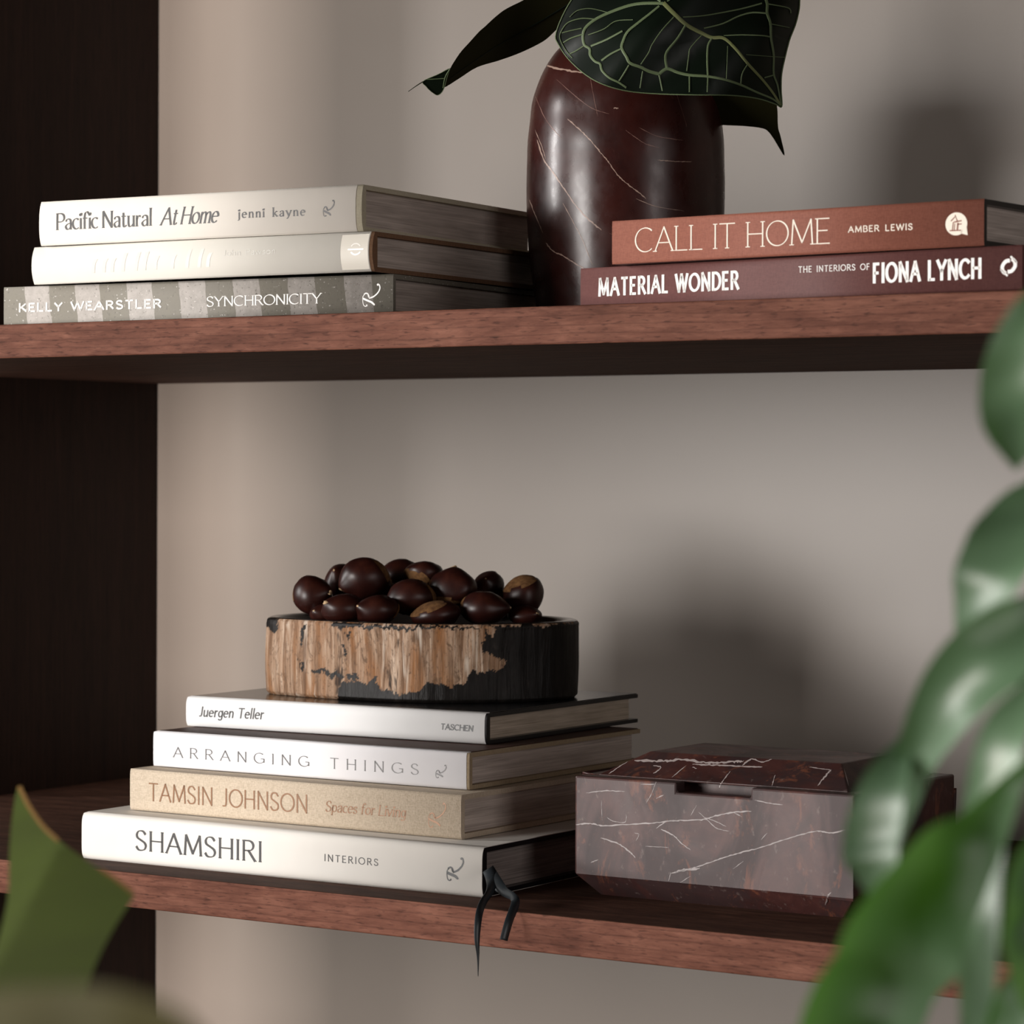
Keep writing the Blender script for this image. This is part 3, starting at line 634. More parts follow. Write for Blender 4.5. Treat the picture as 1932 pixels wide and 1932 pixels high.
# ------------------------------------------------------------------ anthurium in the vase
anth = thing('anthurium_plant', 'plant with dark velvety leaves and pale veins growing from the marble vase', 'plant', (VX, VY, VTOP))
AI = Matrix.Translation((-VX, -VY, -VTOP))
def surf_leaf(name, outline, depth, mat, veins=(), rim_w=0, parent=None, inv=AI, vmats=None, smooth_n=4, cuts=3, vw=1.0):
    """blade with the given outline laid on a curved surface depth(px,py); veins are fine raised strips"""
    O = [(p.x, p.y) for p in catmull([(a, c, 0) for a, c in outline], smooth_n, True)]
    bm = bmesh.new(); vs = [bm.verts.new((x, -y, 0)) for x, y in O]
    es = [bm.edges.new((vs[i], vs[(i+1) % len(vs)])) for i in range(len(vs))]
    bmesh.ops.triangle_fill(bm, edges=es, use_beauty=True)
    for _ in range(cuts):
        lng = [e for e in bm.edges if e.calc_length() > 22]
        if not lng: break
        bmesh.ops.subdivide_edges(bm, edges=lng, cuts=1, use_grid_fill=False); bmesh.ops.triangulate(bm, faces=bm.faces)
        bmesh.ops.beautify_fill(bm, faces=bm.faces, edges=bm.edges)
    for v in bm.verts: x, y = v.co.x, -v.co.y; v.co = inv @ at_depth(x, y, depth(x, y))
    for f in bm.faces:
        f.normal_update(); f.smooth = True
        if f.normal.dot(FWD) > 0: f.normal_flip()
    lines = list(veins)
    if rim_w: lines.append(([(a, c) for a, c in outline]+[outline[0]], rim_w, rim_w, 1))
    for pts, w0, w1, mi in lines:
        w0, w1 = w0*vw, w1*vw
        P = catmull([(a, c, 0) for a, c in pts], 5); n = len(P); prev = None
        for i, p in enumerate(P):
            a, c = P[max(i-1,0)], P[min(i+1,n-1)]; d = c-a; d = d.normalized() if d.length else Vector((1,0,0)); s = Vector((-d.y, d.x, 0))
            w = (w0+(w1-w0)*i/(n-1))/2; row = []
            for q, dz in ((p+s*w, -.0001), (p, -.0006), (p-s*w, -.0001)): row.append(bm.verts.new(inv @ at_depth(q.x, q.y, depth(q.x, q.y)-.0004+dz)))
            if prev:
                for k in (0, 1): f = bm.faces.new((prev[k], prev[k+1], row[k+1], row[k])); f.material_index = mi; f.smooth = True
            prev = row
    return link(name, bm, [mat] + list(vmats or []), parent)
def z5(l): return [(1040+a/4.025, c/4.025) for a, c in l]
V = [
 (z5([(850,20),(940,110),(1030,190),(1140,250),(1220,285),(1310,290),(1400,370),(1490,480),(1600,600),(1680,700),(1745,800)]), 6.5, 3, 2),
 (z5([(850,25),(700,25),(580,45),(430,100),(330,150),(260,210),(240,270),(250,340),(290,370),(295,420),(330,465),(370,485),(385,535),(440,590),(510,625),(570,665)]), 4.5, 3, 1),
 (z5([(820,45),(740,110),(650,180),(580,240),(545,310),(535,365),(570,430),(600,480),(680,510),(740,540),(820,562)]), 3, 5, 1),
 (z5([(820,562),(880,522),(960,550),(1050,570),(1190,580),(1320,605),(1440,645),(1560,700),(1680,750),(1740,795)]), 5, 2.5, 1),
 (z5([(1020,190),(960,290),(880,390),(868,450),(880,520)]), 3, 4.5, 1), (z5([(930,130),(840,230),(765,340),(740,400),(680,490)]), 1.6, 1.8, 1),
 (z5([(1140,270),(1060,360),(1045,420),(1030,540)]), 1.4, 1.8, 1), (z5([(1220,290),(1190,350),(1185,470),(1190,580)]), 3, 3, 1),
 (z5([(540,235),(420,300),(300,350)]), 2.6, 3, 1), (z5([(530,370),(450,410),(380,460)]), 2.4, 3, 1), (z5([(590,495),(545,570),(515,615)]), 2.4, 2.4, 1),
 (z5([(695,540),(675,670)]), 2, 2, 1), (z5([(820,570),(845,690)]), 2.6, 2.2, 1), (z5([(1050,580),(1050,700)]), 2.4, 2, 1), (z5([(1190,590),(1185,700)]), 2.2, 2, 1),
 (z5([(1340,350),(1330,600)]), 1, 1.2, 1), (z5([(1490,490),(1450,560),(1440,640)]), 1.6, 1.8, 1), (z5([(240,260),(150,290),(90,325)]), 2.2, 2, 1),
 (z5([(245,350),(190,385),(140,410)]), 1.8, 1.8, 1), (z5([(230,215),(150,232),(80,250)]), 1.6, 1.6, 1), (z5([(330,145),(230,140),(130,170),(80,230),(65,290),(110,380),(160,440)]), 1.8, 1.4, 1),
 (z5([(430,95),(300,65),(200,80),(140,130)]), 1.4, 1.2, 1), (z5([(620,150),(490,160),(400,220),(280,265)]), 1.2, 1.6, 1),
 (z5([(1000,130),(1150,120),(1300,95),(1450,65),(1600,25)]), 1.6, 2.4, 1), (z5([(1160,215),(1300,180),(1430,120),(1530,95),(1630,100)]), 2, 2.6, 1),
 (z5([(1310,270),(1450,265),(1600,270),(1660,280)]), 1.6, 2.2, 1), (z5([(1600,-140),(1620,-40),(1640,30),(1640,100),(1665,180),(1670,290),(1690,420),(1690,560),(1720,650),(1745,790)]), 5, 2.2, 1),
 (z5([(1650,30),(1800,60),(1820,100)]), 2, 1.4, 1), (z5([(1660,180),(1810,210)]), 1.5, 1, 1), (z5([(1620,590),(1690,570)]), 2, 2, 1), (z5([(1480,415),(1680,430),(1780,435)]), 1, 1, 1),
 (z5([(880,10),(1000,-60),(1200,-120)]), 2, 2, 1), (z5([(830,10),(700,-80),(600,-150)]), 3, 3, 1)]
out1 = [(1240,-6),(1215,-42),(1170,-62),(1115,-45),(1073,8),(1049,62),(1054,84),(1073,112),(1105,141),(1140,160),(1185,172),(1240,177),(1310,179),(1380,180),(1430,186),(1462,196),(1475,201),(1474,170),(1475,140),(1481,110),(1490,75),(1503,40),(1509,0),(1500,-50),(1460,-95),(1400,-110),(1330,-90),(1282,-45)]
def d1(x, y):
    q = (x-1240)/230; return 1.735 + .030*q*q + .00009*max(0, 60-y) + .004*math.sin((x+y)*.028) + (0.012*max(0, (x-1430)/80)**2)
surf_leaf('leaf', out1, d1, M['anth'], V, 1.7, anth, vmats=[M['anth_vein'], M['anth_rib']], vw=1.25)
out2 = [(1100,-40),(1040,-30),(988,0),(955,16.6),(935,31.5),(915,50),(904,59.6),(886,79.5),(867,101),(849,130),(843,150),(838,165),(868,147),(900,127),(942,114),(983,99),(1025,78),(1048,58),(1085,25),(1110,-10)]
def d2(x, y): return 1.80 + .0002*(x-1000) + .012*math.sin((x-840)*.012) + .0002*(y-60)
surf_leaf('leaf', out2, d2, M['anth'], [([(1110,-15),(1020,40),(930,92),(846,150)], 3, 1, 0)], 0, anth, vmats=[M['anth_vein'], M['anth_rib']])
lf = anth.children[-1]
for p in lf.data.polygons: p.flip()
out2b = [(849,129),(825,141),(798,153.5),(804,163),(811,170.6),(818,176),(825,179.5),(832,176),(838,166),(843,148)]
surf_leaf('leaf_tip', out2b, lambda x, y: d2(x, y)-.004+.0003*(840-x), M['anth'], [([(849,130),(840,146),(836,166)], 2.2, 2, 1), ([(798,154),(784,163),(770,173)], 2.2, 1.2, 0), ([(805,150),(840,148)], 1.5, 1.5, 1)], 1.0, lf, vmats=[M['anth_vein'], M['anth_rib']], cuts=1)
out3 = [(1330,150),(1400,140),(1455,160),(1466,200),(1468,239),(1473,258),(1480,294),(1461,264),(1450,249),(1438,242),(1405,238),(1365,236),(1330,232)]
surf_leaf('leaf', out3, lambda x, y: 1.875 + .0003*(y-200), M['anth'], [], 0, anth, vmats=[M['anth_vein'], M['anth_rib']])
for p in anth.children[-1].data.polygons: p.flip()
for k, (ex, ey, ez) in enumerate(((1240,-8,1.737), (1105,-25,1.82), (1335,150,1.872))):
    bm = bmesh.new(); e = AI @ at_depth(ex, ey, ez); base = Vector((.006*(k-1), .004*k, -.08))
    mid = Vector((e.x*.35, e.y*.35, max(e.z, .03) + (.07 if k != 2 else .03))); P = catmull([base, Vector((base.x, base.y, .0)), mid, e], 8); tube(bm, P, .0022, 8)
    link('petiole', bm, M['stem'], anth)

# ------------------------------------------------------------------ marble box
x0, x1, yf, yb, zc, zt = .0213, .2100, .0757, .2160, .0134, .0731
n0, n1, zn = .0925, .1425, .0672
box = thing('marble_box', 'lidded plum marble box with white veins on the bottom shelf', 'box', ((x0+x1)/2, (yf+yb)/2, 0))
bx, by = (x0+x1)/2, (yf+yb)/2; bm = bmesh.new()
X0, X1, YF, YB, N0, N1 = x0-bx, x1-bx, yf-by, yb-by, n0-bx, n1-bx
def prism(bm, poly, ya, yb_):
    a = [bm.verts.new((x, ya, z)) for x, z in poly]; c = [bm.verts.new((x, yb_, z)) for x, z in poly]; n = len(poly)
    bm.faces.new(a); bm.faces.new(list(reversed(c)))
    for i in range(n): bm.faces.new((a[(i+1) % n], a[i], c[i], c[(i+1) % n]))
def frustum(bm, a, b, mi=0):
    A = [bm.verts.new((x, y, a[4])) for x, y in ((a[0],a[2]),(a[1],a[2]),(a[1],a[3]),(a[0],a[3]))]; Bq = [bm.verts.new((x, y, b[4])) for x, y in ((b[0],b[2]),(b[1],b[2]),(b[1],b[3]),(b[0],b[3]))]
    bm.faces.new(list(reversed(A))); bm.faces.new(Bq)
    for i in range(4): bm.faces.new((A[i], A[(i+1) % 4], Bq[(i+1) % 4], Bq[i]))
prism(bm, [(X0,zc),(X1,zc),(X1,zt),(N1,zt),(N1,zn),(N0,zn),(N0,zt),(X0,zt)], YF, YF+.011)
frustum(bm, (X0,X1,YF+.011,YB,zc), (X0,X1,YF+.011,YB,zn-.004)); 
add_box(bm, X0, X0+.012, YF+.011, YB, zn-.004, zt); add_box(bm, X1-.012, X1, YF+.011, YB, zn-.004, zt); add_box(bm, X0+.012, X1-.012, YB-.012, YB, zn-.004, zt)
c = .0115; frustum(bm, (X0+c,X1-c,YF+c,YB-c,0), (X0,X1,YF,YB,zc))
bmesh.ops.remove_doubles(bm, verts=bm.verts, dist=1e-6); bmesh.ops.recalc_face_normals(bm, faces=bm.faces)
bb = link('body', bm, [M['marble_box'], M['vein_box']], box)
bm = bmesh.new(); lz = .0722
frustum(bm, (X0+.010,X1-.010,YF+.012,YB-.010,lz), (X0+.010,X1-.010,YF+.012,YB-.010,zt+.0003)); frustum(bm, (X0+.010,X1-.010,YF+.012,YB-.010,zt+.0003), (X0+.029,X1-.029,YF+.042,YB-.030,.0862))
frustum(bm, (X0+.015,X1-.015,YF+.020,YB-.015,zn-.003), (X0+.015,X1-.015,YF+.020,YB-.015,lz))
bmesh.ops.remove_doubles(bm, verts=bm.verts, dist=1e-6); bmesh.ops.recalc_face_normals(bm, faces=bm.faces)
lid = link('lid', bm, [M['marble_box'], M['vein_lid']], box)
def z8(l): return [(1070+a/3.3895, 1430+c/3.3895) for a, c in l]
add_veins(bb, [(z8([(55,425),(150,420),(230,432),(400,425),(560,415),(680,400),(860,395),(950,370),(1060,348),(1180,340)]), 3.2), (z8([(570,450),(640,405),(720,402)]), 2.6),
 (z8([(600,455),(680,495),(720,535),(790,590)]), 3), (z8([(215,510),(330,550),(400,600),(440,640)]), 3), (z8([(660,740),(760,715),(850,690),(980,645),(1110,605),(1250,570),(1380,525),(1500,490),(1600,468),(1690,480),(1780,460)]), 2.8),
 (z8([(690,730),(770,715),(850,705)]), 6), (z8([(120,225),(240,210),(370,215)]), 2.2), (z8([(570,150),(540,230),(505,290)]), 1.6), (z8([(840,345),(900,400),(960,450),(1040,470)]), 1.8),
 (z8([(880,380),(960,410),(1020,440)]), 1.5), (z8([(1240,525),(1280,480)]), 1.8), (z8([(570,260),(620,235)]), 2.2), (z8([(470,170),(560,168)]), 2), (z8([(830,300),(790,370)]), 1.5),
 (z8([(1060,345),(1120,378)]), 1.8), (z8([(1200,270),(1300,290),(1380,300)]), 2), (z8([(255,380),(300,405),(370,410),(380,360)]), 1.6), (z8([(150,670),(200,650)]), 2.4), (z8([(500,565),(650,572)]), 2),
 (z8([(650,790),(665,730)]), 1.8), (z8([(720,800),(790,755)]), 1.5), (z8([(1060,710),(1130,660)]), 1.5), (z8([(440,530),(460,490),(430,480)]), 1.6), (z8([(220,270),(225,400)]), 1.4), (z8([(1650,940),(1670,880),(1690,860)]), 3)], 1)
add_veins(lid, [(z8([(430,15),(560,22),(650,18),(740,12),(860,28),(960,30),(1070,25),(1130,22)]), 5.5), (z8([(800,40),(900,46),(1000,48),(1130,55),(1250,58)]), 3.5), (z8([(1120,50),(1180,8),(1240,28),(1310,10)]), 3.5),
 (z8([(550,50),(600,60),(570,90),(550,100)]), 2.5), (z8([(760,50),(670,125)]), 2), (z8([(1045,85),(985,165),(975,190)]), 2.5), (z8([(1690,75),(1650,120),(1600,180)]), 3.5), (z8([(1550,60),(1640,72),(1690,80)]), 2),
 (z8([(1330,110),(1310,180)]), 2.5), (z8([(1770,70),(1800,180)]), 1.6), (z8([(265,105),(330,60),(385,25)]), 2.2), (z8([(800,60),(830,70)]), 3)], 1)
bevel(bb, .0013, 2, 50); bevel(lid, .0008, 2, 20)

# ------------------------------------------------------------------ petrified wood bowl
BZ = TOP
ol = [(-.289,.171),(-.262,.160),(-.225,.154),(-.180,.153),(-.148,.160),(-.118,.180),(-.096,.207),(-.085,.238),(-.096,.272),(-.130,.297),(-.180,.308),(-.235,.304),(-.278,.284),(-.302,.250),(-.304,.210)]
cxb = sum(p[0] for p in ol)/len(ol); cyb = sum(p[1] for p in ol)/len(ol)
bowl = thing('bowl', 'thick petrified wood bowl full of chestnuts on the topmost book of the lower stack', 'bowl', (cxb, cyb, BZ))
ring = [Vector((p.x-cxb, p.y-cyb, 0)) for p in catmull([(a, c, 0) for a, c in ol], 46, True)]
HB = .0535; LV = 76
levels = []
for i in range(LV+1):
    h = i/LV; ins = 0
    if h < .04: ins = (.04-h)/.04*.002
    if h > .95: ins = ((h-.95)/.05)**2*.0025
    levels.append((h*HB, ins))
bm = bmesh.new(); lay = None; rings = []
for z, ins in levels:
    row = []
    for p in ring:
        d = p.normalized(); q = Vector((p.x*14, p.y*14, z*20)); n = noise.noise(q)*.0022 + noise.noise(Vector((p.x*120, p.y*120, z*24)))*.0007
        if z/HB > .93: n *= .4
        w = p - d*(ins - n); row.append(bm.verts.new((w.x, w.y, z - (0 if z < HB*.5 else .0))))
    rings.append(row)
inner_ = [(.93, HB-.0002), (.905, HB-.002), (.89, HB-.012), (.84, HB-.028), (.68, HB-.0355), (.0, HB-.036)]
for k, z in inner_[:-1]: rings.append([bm.verts.new((p.x*k, p.y*k, z)) for p in ring])
N = len(ring)
for i, (a, c) in enumerate(zip(rings, rings[1:])):
    for k in range(N): f = bm.faces.new((a[k], a[(k+1) % N], c[(k+1) % N], c[k])); f.smooth = True; f.material_index = 1 if i >= LV-1 else 0
bm.faces.new(list(reversed(rings[0]))); f = bm.faces.new(rings[-1]); f.material_index = 1
bwl = link('body', bm, [M['petrified'], M['black_stone']], bowl)
# dark bark where the slab is weathered: outline in long-axis (0..1) and height (0..1)
def z6(l): return [((a/3.116+480-493)/579, 1-(c/3.116+1030-1163)/165) for a, c in l]
DARK = [z6([(1375,430),(1370,480),(1345,520),(1330,570),(1345,620),(1415,640),(1425,690),(1330,710),(1240,730),(1200,780),(1160,800),(1100,820),(1000,800),(940,830),(900,850),(820,880),(770,860),(720,830),(660,810),(560,800),(510,815),(480,860),(470,960),(1900,980),(1900,420)]),
        z6([(20,360),(120,400),(125,500),(95,520),(60,480),(20,500)]), z6([(440,410),(640,430),(1400,430),(1400,440),(440,460)]), z6([(520,485),(555,490),(550,540),(530,530)]), z6([(480,540),(520,600),(525,650),(495,620)]),
        z6([(550,750),(600,770),(600,800),(545,790)]), z6([(350,745),(470,740),(530,780),(520,800),(440,770),(350,765)]), z6([(250,690),(275,690),(268,760),(250,740)]), z6([(1290,470),(1350,520),(1370,590),(1320,610),(1300,540)]),
        z6([(650,790),(720,780),(700,820),(650,820)]), z6([(255,470),(285,440),(275,580),(262,580)])]
def inside(x, y, P):
    r = False; j = len(P)-1
    for i in range(len(P)):
        if (P[i][1] > y) != (P[j][1] > y) and x < (P[j][0]-P[i][0])*(y-P[i][1])/(P[j][1]-P[i][1])+P[i][0]: r = not r
        j = i
    return r
ca = bwl.data.color_attributes.new('bark', 'FLOAT_COLOR', 'POINT')
AX = Vector((math.cos(YAW), math.sin(YAW), 0)); qs = [p.dot(AX) for p in ring]; q0, q1 = min(qs), max(qs)
for i, v in enumerate(bwl.data.vertices):
    a = (v.co.x*AX.x + v.co.y*AX.y - q0)/(q1-q0); h = v.co.z/HB
    nn = noise.fractal(Vector((v.co.x*110, v.co.y*110, v.co.z*75)), .55, 2, 7); n2 = noise.fractal(Vector((v.co.x*130+7, v.co.y*130, v.co.z*60)), .55, 2, 7)
    a2, h2 = a + nn*.014, h + n2*.055
    d = 1.0 if any(inside(a2, h2, P) for P in DARK) else 0.0
    if v.co.y > .03 and a < .5 and noise.noise(v.co*30) > 0: d = 1.0
    ca.data[i].color = (d, d, d, 1)

# ------------------------------------------------------------------ chestnuts
def view_dir(r, u, c): return (RGT*r + UPV*u - FWD*c).normalized()
def nut_mesh(seed):
    rnd = random.Random(seed); bm = bmesh.new(); bmesh.ops.create_uvsphere(bm, u_segments=28, v_segments=18, radius=1)
    fl = .72 + rnd.random()*.2; wob = rnd.random()*6
    for v in bm.verts:
        x, y, z = v.co; t = z
        k = 1 + .10*(1-t*t)*(1 if y > 0 else 0) ; y2 = y*(fl if y < 0 else .95)
        if t > .55: s = 1 - ((t-.55)/.45)**2*.25; x *= s; y2 *= s; z = z + ((t-.55)/.45)**3*.14
        if t < -.6: z = -.6 + (z+.6)*.72
        n = noise.noise(Vector((x*1.4+wob, y*1.4, z*1.4)))*.05
        v.co = (x*k*(1+n)*.98, y2*(1+n), z*(1+n)*.93)
    body = bm; hb = bmesh.new(); hb.from_mesh(_to_tmp(bm))
    bmesh.ops.delete(hb, geom=[f for f in hb.faces if f.calc_center_median().z > -.50 + .05*math.sin(f.calc_center_median().x*5)], context='FACES')
    for v in hb.verts: v.co *= 1.012
    tp = bmesh.new(); P = [Vector((0,0,.98)), Vector((.01,.0,1.035)), Vector((.03,.02,1.10))]; tube(tp, P, [.19,.09,.02], 8)
    out = []
    for q, nme, mt in ((body,'shell',M['nut']),(hb,'base_scar',M['hilum']),(tp,'tip',M['nut_tip'])):
        me = bpy.data.meshes.new(nme); q.to_mesh(me); q.free(); me.materials.append(mt); me.polygons.foreach_set('use_smooth', [True]*len(me.polygons)); out.append(me)
    return out
def _to_tmp(bm):
    me = bpy.data.meshes.new('tmp'); bm.to_mesh(me); return me
FLOOR_Z = BZ + HB - .036
NUTS = [  # centre px, half-size px, distance, tip direction (right, up, toward lens), label
 (590.5,1122, 34.5,35, 1.985, (.75,.2,.6), 'round dark chestnut at the far left of the pile'),
 (641,1096, 27,31, 2.012, (-.3,.6,.7), 'chestnut half hidden behind the left flank of the large top one'),
 (689,1091, 46,38, 1.990, (-.85,-.42,.30), 'large dark chestnut at the top left of the pile'),
 (757,1081, 38,26, 2.030, (.5,.3,.8), 'dark chestnut at the very back of the pile top'),
 (800,1080.5, 34,22, 2.000, (.5,.45,-.42), 'tan bottomed chestnut lying on the middle of the pile top'),
 (854,1106, 43,35, 1.985, (.1,.85,-.12), 'large glossy chestnut with tan underside right of the pile centre'),
 (921,1104, 28,26, 2.015, (-.2,.5,.8), 'small round chestnut behind the right half of the pile'),
 (987,1127, 36,40, 1.992, (.25,-.85,-.15), 'chestnut at the far right of the pile with tan scar on top'),
 (776,1126, 43,33, 1.972, (-.85,-.2,.42), 'chestnut with pale pointed tip near the pile centre'),
 (647,1147, 38,26, 1.958, (-.75,.5,.5), 'small chestnut at the front left resting on the rim'),
 (712,1150, 38,27, 1.956, (-.7,.3,.5), 'front chestnut with pale left edge left of the centre'),
 (822,1158, 44,24, 1.955, (.5,-.75,-.22), 'low front chestnut showing a broad tan scar'),
 (916,1146, 44,30, 1.965, (.93,.05,.4), 'front right chestnut with squared pale tip'),
 (990,1160, 30,18, 1.972, (.5,.3,.8), 'low reddish chestnut in the right corner of the bowl'),
 (612,1156, 26,18, 1.975, (-.6,.3,.7), 'chestnut just peeking out low in the left corner of the bowl'),
 (722,1122, 32,30, 2.005, (.2,.6,.7), 'chestnut in deep shade under the large top left one'),
 (888,1132, 30,26, 2.005, (.3,.5,.8), 'chestnut in deep shade between the two large right ones'),
 (955,1140, 28,28, 2.010, (-.4,.5,.8), 'shaded chestnut tucked left of the one at the far right'),
]
def nut(i, px, py, rx, ry, dz, tip, lab):
    c = at_depth(px, py + 1.5, dz); k = dz/FPX*1.09
    o = thing('chestnut', lab, 'chestnut', c, 0, 'chestnuts heaped in the bowl')
    zax = view_dir(*tip); yax = zax.cross(view_dir(.2,1,.15)).normalized(); xax = yax.cross(zax)
    rot = Matrix((xax, yax, zax)).transposed(); meshes = nut_mesh(i+1)
    vb = [rot @ v.co for v in meshes[0].vertices]
    mid, sc = [], []
    for ax, half in ((RGT, rx*k), (UPV, ry*k), (FWD, (rx+ry)/2*k)):
        d = [v.dot(ax) for v in vb]; mid.append((max(d)+min(d))/2); sc.append(2*half/(max(d)-min(d)))
    for me in meshes:
        for v in me.vertices:
            w = rot @ v.co; v.co = sum((ax*((w.dot(ax)-m)*q) for ax, m, q in zip((RGT, UPV, FWD), mid, sc)), Vector())
        q = bpy.data.objects.new(me.name, me); COL.objects.link(q); q.parent = o
for i, row in enumerate(NUTS): nut(i, *row)

# ------------------------------------------------------------------ foreground plants
def pot(parent, inv, x, y, r, h):
    bm = bmesh.new(); N = 40; pr = [(r*.72,0),(r*.75,.004),(r,h*.9),(r*1.06,h*.9),(r*1.06,h),(r*.95,h),(r*.92,h*.86)]
    rg = [[bm.verts.new(inv @ Vector((x+a*math.cos(2*math.pi*k/N), y+a*math.sin(2*math.pi*k/N), FLOOR+z))) for k in range(N)] for a, z in pr]
    for a, c in zip(rg, rg[1:]):
        for k in range(N): bm.faces.new((a[k], a[(k+1) % N], c[(k+1) % N], c[k])).smooth = True
    bm.faces.new(list(reversed(rg[0]))); link('pot', bm, M['terracotta'], parent)
    bm = bmesh.new(); bm.faces.new([bm.verts.new(inv @ Vector((x+r*.93*math.cos(2*math.pi*k/N), y+r*.93*math.sin(2*math.pi*k/N), FLOOR+h*.88+.004*math.sin(k*2.1)))) for k in range(N)]); link('soil', bm, M['soil'], parent)
def azim_dir(az, el):
    a, e = math.radians(az), math.radians(el); return Vector((math.sin(a)*math.cos(e), -math.cos(a)*math.cos(e), math.sin(e)))
def blade(parent, inv, mid, halfw, mat, cup=.25, face=(6, 5), name='leaf'):
    """mid: (px,py,depth) along the midrib; halfw: half width as seen; cup = how far the sides rise from the rib; face: azimuth, elevation the blade looks to"""
    P = catmull([at_depth(*p) for p in mid], 8); Hw = catmull([(w*m[2]/FPX, 0, 0) for w, m in zip(halfw, mid)], 8); bm = bmesh.new(); K = 6; rows = []
    tgt = azim_dir(*face)
    for i, p in enumerate(P):
        t = (P[min(i+1,len(P)-1)]-P[max(i-1,0)]).normalized(); vd = (p-CAM).normalized(); sv = t.cross(vd).normalized()
        nrm = (tgt - t*tgt.dot(t)).normalized(); s = t.cross(-nrm).normalized()
        if s.dot(sv) < 0: s = -s
        w = max(Hw[i].x, .0002)/max(.45, abs(s.dot(sv))); row = []
        for k in range(-K, K+1):
            u = k/K; row.append(bm.verts.new(inv @ (p + s*(u*w) + nrm*(w*cup*(u*u) + w*.04*math.sin(i*.7+u*2)))))
        rows.append(row)
    for a, c in zip(rows, rows[1:]):
        for k in range(2*K): f = bm.faces.new((a[k], a[k+1], c[k+1], c[k])); f.smooth = True
    for f in bm.faces:
        f.normal_update()
    if sum(f.normal.dot(FWD)*f.calc_area() for f in bm.faces) > 0:
        bmesh.ops.reverse_faces(bm, faces=bm.faces)
    return link(name, bm, mat, parent)
pc = at_depth(2050, 1500, .71); px_, py_ = pc.x+.10, pc.y-.03
pl = thing('leafy_plant', 'blurred glossy green plant trailing down the right edge in front of the shelves', 'plant', (px_, py_, FLOOR)); PI_ = Matrix.Translation((-px_, -py_, -FLOOR))
LV_ = [
 ([(1990,520,.69),(1952,600,.68),(1928,700,.68),(1915,800,.69),(1917,886,.71)], [4,48,72,58,2], .28, (20,8)),
 ([(2020,890,.71),(1945,965,.70),(1888,1050,.69),(1846,1125,.69),(1804,1196,.70)], [8,56,66,52,3], .22, (2,12)),
 ([(2010,1120,.69),(1905,1215,.68),(1815,1295,.68),(1745,1405,.69),(1712,1500,.70),(1690,1606,.71)], [10,70,66,42,26,3], .55, (14,10)),
 ([(1712,1390,.70),(1672,1480,.69),(1648,1580,.69),(1646,1640,.69),(1646,1698,.70)], [10,42,52,46,4], .22, (4,4)),
 ([(1990,1390,.66),(1905,1480,.65),(1815,1590,.65),(1715,1720,.64),(1640,1830,.64),(1575,1960,.64),(1520,2080,.65)], [6,24,64,106,104,100,60], .30, (72,0)),
 ([(1960,1270,.67),(1900,1380,.66),(1868,1500,.66),(1852,1640,.66),(1848,1780,.66),(1845,1960,.67)], [6,42,42,42,38,30], .25, (4,6)),
 ([(2010,1540,.64),(1955,1640,.63),(1938,1740,.63),(1945,1830,.63),(1975,1920,.64)], [6,48,58,48,6], .2, (70,20)),
 ([(1990,1790,.66),(1925,1860,.66),(1895,1930,.66),(1880,2010,.66)], [8,34,40,20], .3, (50,10)),
]
for mid, hw, cup, face in LV_: blade(pl, PI_, mid, hw, M['leaf'], cup, face)
bm = bmesh.new(); base = Vector((px_, py_, FLOOR+.2)); st = [base, Vector((px_-.01, py_, -.45)), at_depth(2080,1900,0.696), at_depth(2040,1400,0.704), at_depth(2050,900,0.712), at_depth(2030,480,0.704)]
tube(bm, [PI_ @ p for p in catmull(st, 10)], .004, 8); link('stem', bm, M['stem'], pl)
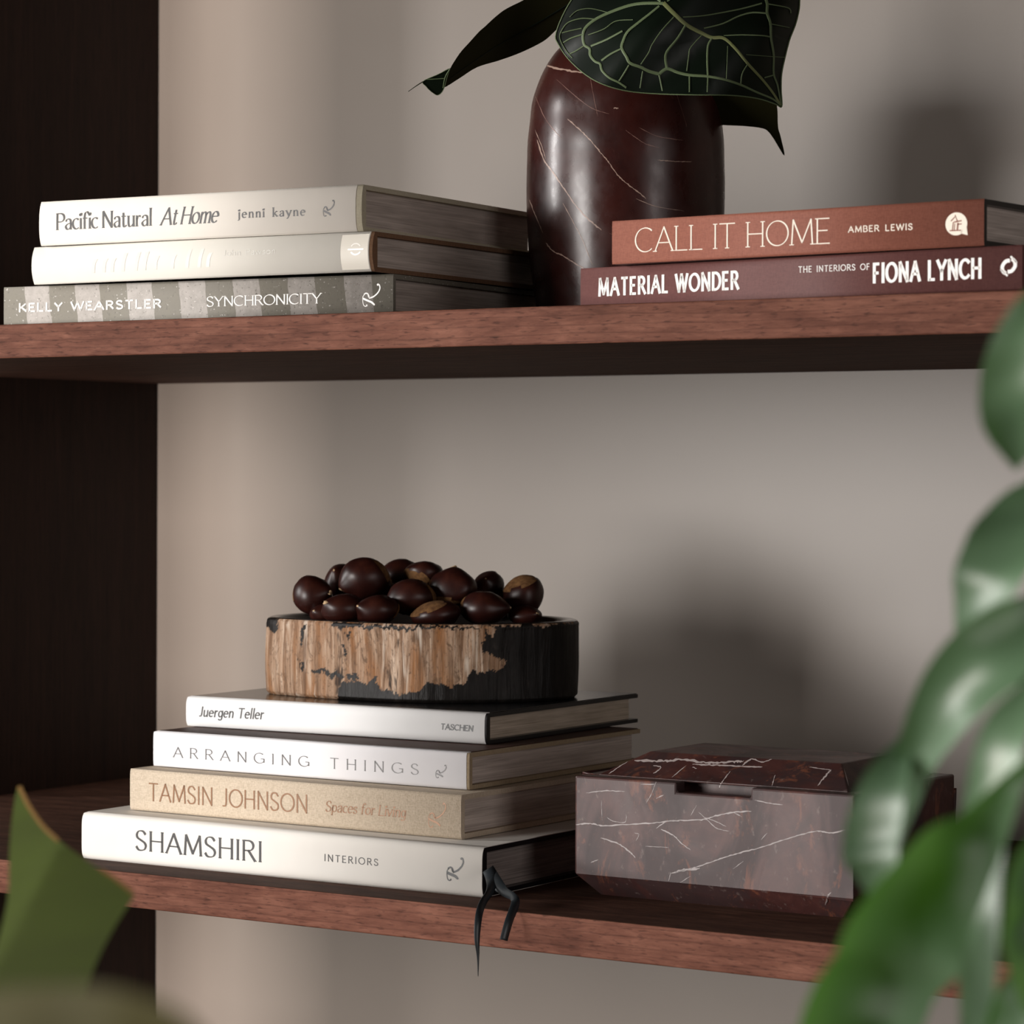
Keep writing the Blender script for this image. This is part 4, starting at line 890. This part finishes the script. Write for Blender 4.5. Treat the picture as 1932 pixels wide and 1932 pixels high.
for a, c in (((2050,900,0.712),(2010,905,0.704)), ((2040,1200,0.708),(2010,1120,0.688)), ((2040,1400,0.704),(1985,1395,0.664)), ((2045,1480,0.700),(1960,1270,0.672)), ((2060,1650,0.696),(2010,1540,0.640)), ((2075,1850,0.696),(1990,1790,0.656)), ((2030,480,0.704),(1990,520,0.688)), ((2040,1250,.720),(1714,1388,.706)), ((2080,1900,0.696),(1520,2080,0.648))):
    bm = bmesh.new(); A, C_ = at_depth(*a), at_depth(*c); tube(bm, [PI_ @ p for p in catmull([A, (A+C_)/2+Vector((0,0,0.003)), C_], 6)], .0016, 6); link('petiole', bm, M['stem'], pl)
pot(pl, PI_, px_, py_, .13, .24)

lc = at_depth(60, 1900, .52); lx, ly = lc.x-.02, lc.y-.05
p2 = thing('broad_leaf_plant', 'blurred broad green leaf tip with yellowed edge in the lower left corner', 'plant', (lx, ly, FLOOR)); P2I = Matrix.Translation((-lx, -ly, -FLOOR))
def d4(x, y): return 1.04 - .26*max(0, min(1.25, (y-1480)/440)) - .00010*(x-100) + (.00022*max(0, 112-(y-1598)*.53 - x))
o4 = [(36,1482),(50,1512),(76,1553),(118,1591),(163,1623),(209,1656),(251,1684),(247,1700),(221,1741),(199,1780),(178,1825),(160,1880),(150,1960),(130,2060),(-60,2060),(-50,1900),(-12,1800),(14,1700),(18,1600),(26,1520)]
surf_leaf('leaf', o4, d4, M['leaf_warm'], [([(36,1484),(55,1522),(82,1560),(110,1586)], 9, 7, 1), ([(190,1640),(225,1664),(250,1684)], 5, 7, 1)], 0, p2, P2I, [M['leaf_edge']], 3, 4)
blade(p2, P2I, [(-220,1960,.42),(-40,1960,.40),(140,1965,.38),(300,1995,.37),(420,2050,.37)], [40,85,100,90,30], M['leaf_olive'], .1, (33,30))
bm = bmesh.new(); tube(bm, [P2I @ p for p in catmull([Vector((lx, ly, FLOOR+.18)), Vector((lx, ly, -.5)), at_depth(40,2060,d4(40,2060)+.002)], 10)], .003, 8); link('stem', bm, M['stem'], p2)
bm = bmesh.new(); tube(bm, [P2I @ p for p in catmull([Vector((lx, ly, -.5)), at_depth(-260,2400,.44), at_depth(-220,1935,.42)], 10)], .003, 8); link('stem', bm, M['stem'], p2)
pot(p2, P2I, lx, ly, .11, .2)
